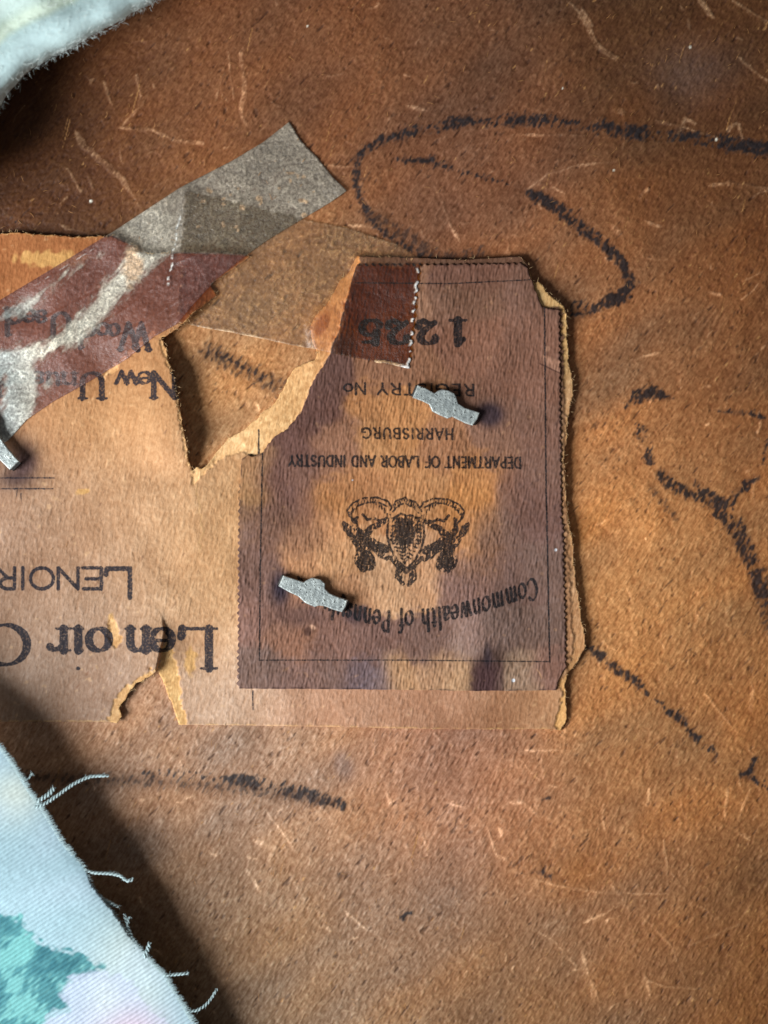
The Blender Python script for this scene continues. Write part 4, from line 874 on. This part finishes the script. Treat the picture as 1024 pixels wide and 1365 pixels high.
# coarse outside the picture: cut the far part off as its own extent
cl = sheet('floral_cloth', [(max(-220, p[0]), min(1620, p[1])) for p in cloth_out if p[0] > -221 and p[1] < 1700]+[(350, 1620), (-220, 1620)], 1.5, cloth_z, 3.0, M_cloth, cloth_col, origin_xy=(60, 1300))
props(cl, 'pale ribbed cotton cloth with teal leaf print and frayed edge, lower left', 'cloth')
def thread(pts, r, seed, plies=2, twist=.62):
    rr = random.Random(seed); P = np.array(pts, float)
    # smooth by Catmull-Rom
    out = []
    n = len(P)
    for i in range(n-1):
        p0, p1, p2, p3 = P[max(0, i-1)], P[i], P[i+1], P[min(n-1, i+2)]
        for k in range(12):
            t = k/12; out.append(.5*((2*p1)+(-p0+p2)*t+(2*p0-5*p1+4*p2-p3)*t*t+(-p0+3*p1-3*p2+p3)*t**3))
    out.append(P[-1]); C = np.array(out); items = []
    for s in range(plies):
        q = []; ph = 2*math.pi*s/plies; d = 0
        for i in range(len(C)):
            if i: d += np.linalg.norm(C[i]-C[i-1])
            t = C[min(i+1, len(C)-1)]-C[max(i-1, 0)]; nn = np.array((-t[1], t[0], 0)); nn /= np.linalg.norm(nn)+1e-9
            a = ph+d*twist; q.append(C[i]+nn*math.cos(a)*r*.75+np.array((0, 0, 1))*math.sin(a)*r*.75)
        items.append((q, [r*.55*(.85+.3*rr.random())*(1 if i < len(q)-4 else .6) for i, _ in enumerate(q)]))
    # stray lint
    for k in range(int(len(C)*.5)):
        i = rr.randrange(len(C)); a = rr.uniform(0, 6.28); L = rr.uniform(2, 5)
        p = C[i]; items.append(([p, p+np.array((math.cos(a)*L*.5, math.sin(a)*L*.5, 1)), p+np.array((math.cos(a+.5)*L, math.sin(a+.5)*L, .5))], [.28, .25, .12]))
    return strands('thread', M_thread, items, cl, kind=None, origin=tuple(cl.location), sides=5)
def ez(y): return 70-24*float(sm(1150, 1400, np.array(float(y))))
TH = [([(48, 1076), (62, 1070), (80, 1058), (100, 1044), (122, 1035), (145, 1034)], 2.0, 0), ([(50, 1068), (60, 1062), (68, 1056), (72, 1050)], 2.4, 0), ([(108, 1157), (125, 1163), (145, 1164), (160, 1167), (170, 1174), (178, 1171)], 2.0, -4),
      ([(114, 1198), (126, 1194), (140, 1200), (158, 1209)], 2.4, -4), ([(118, 1204), (130, 1206), (142, 1203)], 1.8, -3), ([(178, 1266), (176, 1250), (170, 1234), (166, 1218)], 2.2, 2), ([(192, 1276), (197, 1266), (200, 1256)], 2.4, 0), ([(218, 1300), (232, 1299), (252, 1297)], 2.0, -2), ([(250, 1348), (264, 1346), (278, 1336), (290, 1318)], 1.8, -5),
      ([(164, 1243), (170, 1232), (172, 1222)], 1.2, 0), ([(30, 1042), (38, 1038), (43, 1030)], 1.0, 0)]
for i, (p, r_, dz) in enumerate(TH):
    z0 = ez(p[0][1]); thread([(x, y, z0-2+dz*k/(len(p)-1)) for k, (x, y) in enumerate(p)], r_, i)
rr = random.Random(3); it = []
for a, b in zip(EDGE[3:-2], EDGE[4:-1]):
    L = math.hypot(b[0]-a[0], b[1]-a[1])
    for k in range(int(L/.8)):
        t = rr.random(); x = a[0]+(b[0]-a[0])*t; y = a[1]+(b[1]-a[1])*t; z = ez(y); l = rr.uniform(1.5, 5.5); an = R(-38)+rr.gauss(0, .35)
        it.append(([(x-5, y+1, z-2.5), (x+math.cos(an)*l*.5, y+math.sin(an)*l*.5, z), (x+math.cos(an+.3)*l, y+math.sin(an+.3)*l, z-1)], [.5, .35, .12]))
fr = strands('frayed_fringe', M_thread, it, cl, origin=tuple(cl.location))
# ------------------------------------------------------------------ wadding, upper left
WAD = [(-700, 560), (-420, 440), (-240, 350), (-130, 300), (-66, 272), (-38, 232), (-20, 180), (0, 138), (22, 112), (45, 90), (78, 72), (110, 55), (150, 36), (178, 16), (200, 6), (222, -14), (300, -70), (420, -160), (620, -330)]  # unseen left end bent down to throw a shadow band on the board
def wad_mesh():
    e = jag(WAD, 12, 1.6, 21, closed=False)
    e = np.array(e); n = len(e); t = np.gradient(e, axis=0); t /= np.linalg.norm(t, axis=1)[:, None]+1e-9
    nrm = np.stack([t[:, 1], -t[:, 0]], 1)    # into the pad (up-left)
    if nrm[:, 0].mean() > 0: nrm = -nrm
    prof = [(8, 22), (3, 30), (0, 42), (1, 56), (5, 68), (12, 78), (24, 84), (38, 84), (50, 78), (58, 72), (66, 74), (80, 84), (110, 92), (180, 98), (300, 100), (480, 98), (700, 60)]
    V = []; C = []
    for j, (dd, z) in enumerate(prof):
        p = e+nrm*min(dd, 45)*1.0+np.array((-.5, -.866))*max(0, dd-45)
        zz = z*(1.30+.35*sm(10, -90, e[:, 0]))+2.0*N('mid', p[:, 0], p[:, 1])+1.4*N('blob', p[:, 0]+j*5, p[:, 1])  # unseen left end raised to lengthen its shadow
        jit = 1.2*N('blob', p[:, 0]*2, p[:, 1]*2+j*9)
        V.append(W(p[:, 0]+nrm[:, 0]*jit, p[:, 1]+nrm[:, 1]*jit, zz))
        c = np.zeros((n, 3))+lin((196, 218, 218)); c = mix(c, (212, 216, 184), np.full(n, .55*(1 if 55 < dd < 75 else 0)+.25*(dd >= 75)))
        C.append(c)
    # subdivide between profile rows for a finer surface
    V = np.array(V); C = np.array(C); m = 5; VV = []; CC = []
    for j in range(len(prof)-1):
        for k in range(m):
            f = k/m; VV.append(V[j]*(1-f)+V[j+1]*f); CC.append(C[j]*(1-f)+C[j+1]*f)
    VV.append(V[-1]); CC.append(C[-1]); VV = np.array(VV); CC = np.array(CC)
    # re-smooth along the profile
    for _ in range(6): VV[1:-1] = .5*VV[1:-1]+.25*(VV[:-2]+VV[2:])
    r = np.random.RandomState(4).randn(*VV.shape)*0.2*S; VV += r
    K, n = VV.shape[:2]; idx = np.arange(K*n).reshape(K, n)
    Q = np.stack([idx[:-1, :-1], idx[:-1, 1:], idx[1:, 1:], idx[1:, :-1]], -1).reshape(-1, 4)
    o = mkmesh('wadding', VV.reshape(-1, 3), Q, M_wad, tuple(W(np.array(30.), np.array(30.), np.array(0.))), {}, {'Col': CC.reshape(-1, 3)})
    it = []; rr = random.Random(8)
    for i in range(n-1):
        if not (-120 < e[i][0] < 460): continue
        for k in range(70):
            j = rr.choice(list(range(2, 26))*4+list(range(30, 60))); p = VV[j, i]*(1-rr.random()*.0); z = p[2]/S; kk = (D-z)/D
            x = p[0]/S/kk+W0/2+rr.uniform(-6, 6); y = -p[1]/S/kk+H0/2+rr.uniform(-6, 6); a = rr.uniform(0, 6.28); L = rr.uniform(4, 14) if j > 18 else rr.uniform(3, 8); pts = []
            for q in range(4):
                pts.append((x, y, z+2.2*math.sin(q/3*math.pi)*(1 if j > 18 else .6)+.3)); x += math.cos(a)*L/3; y += math.sin(a)*L/3; a += rr.uniform(-.7, .7)
            w = rr.uniform(.10, .24); it.append((pts, [w*.8, w, w*.8, w*.3]))
    strands('wadding_fuzz', M_wadfib, it, o, origin=tuple(o.location))
    return o
wd = wad_mesh(); props(wd, 'fluffy white cotton wadding with cream fold, lying over the top left corner of the board', 'wadding')
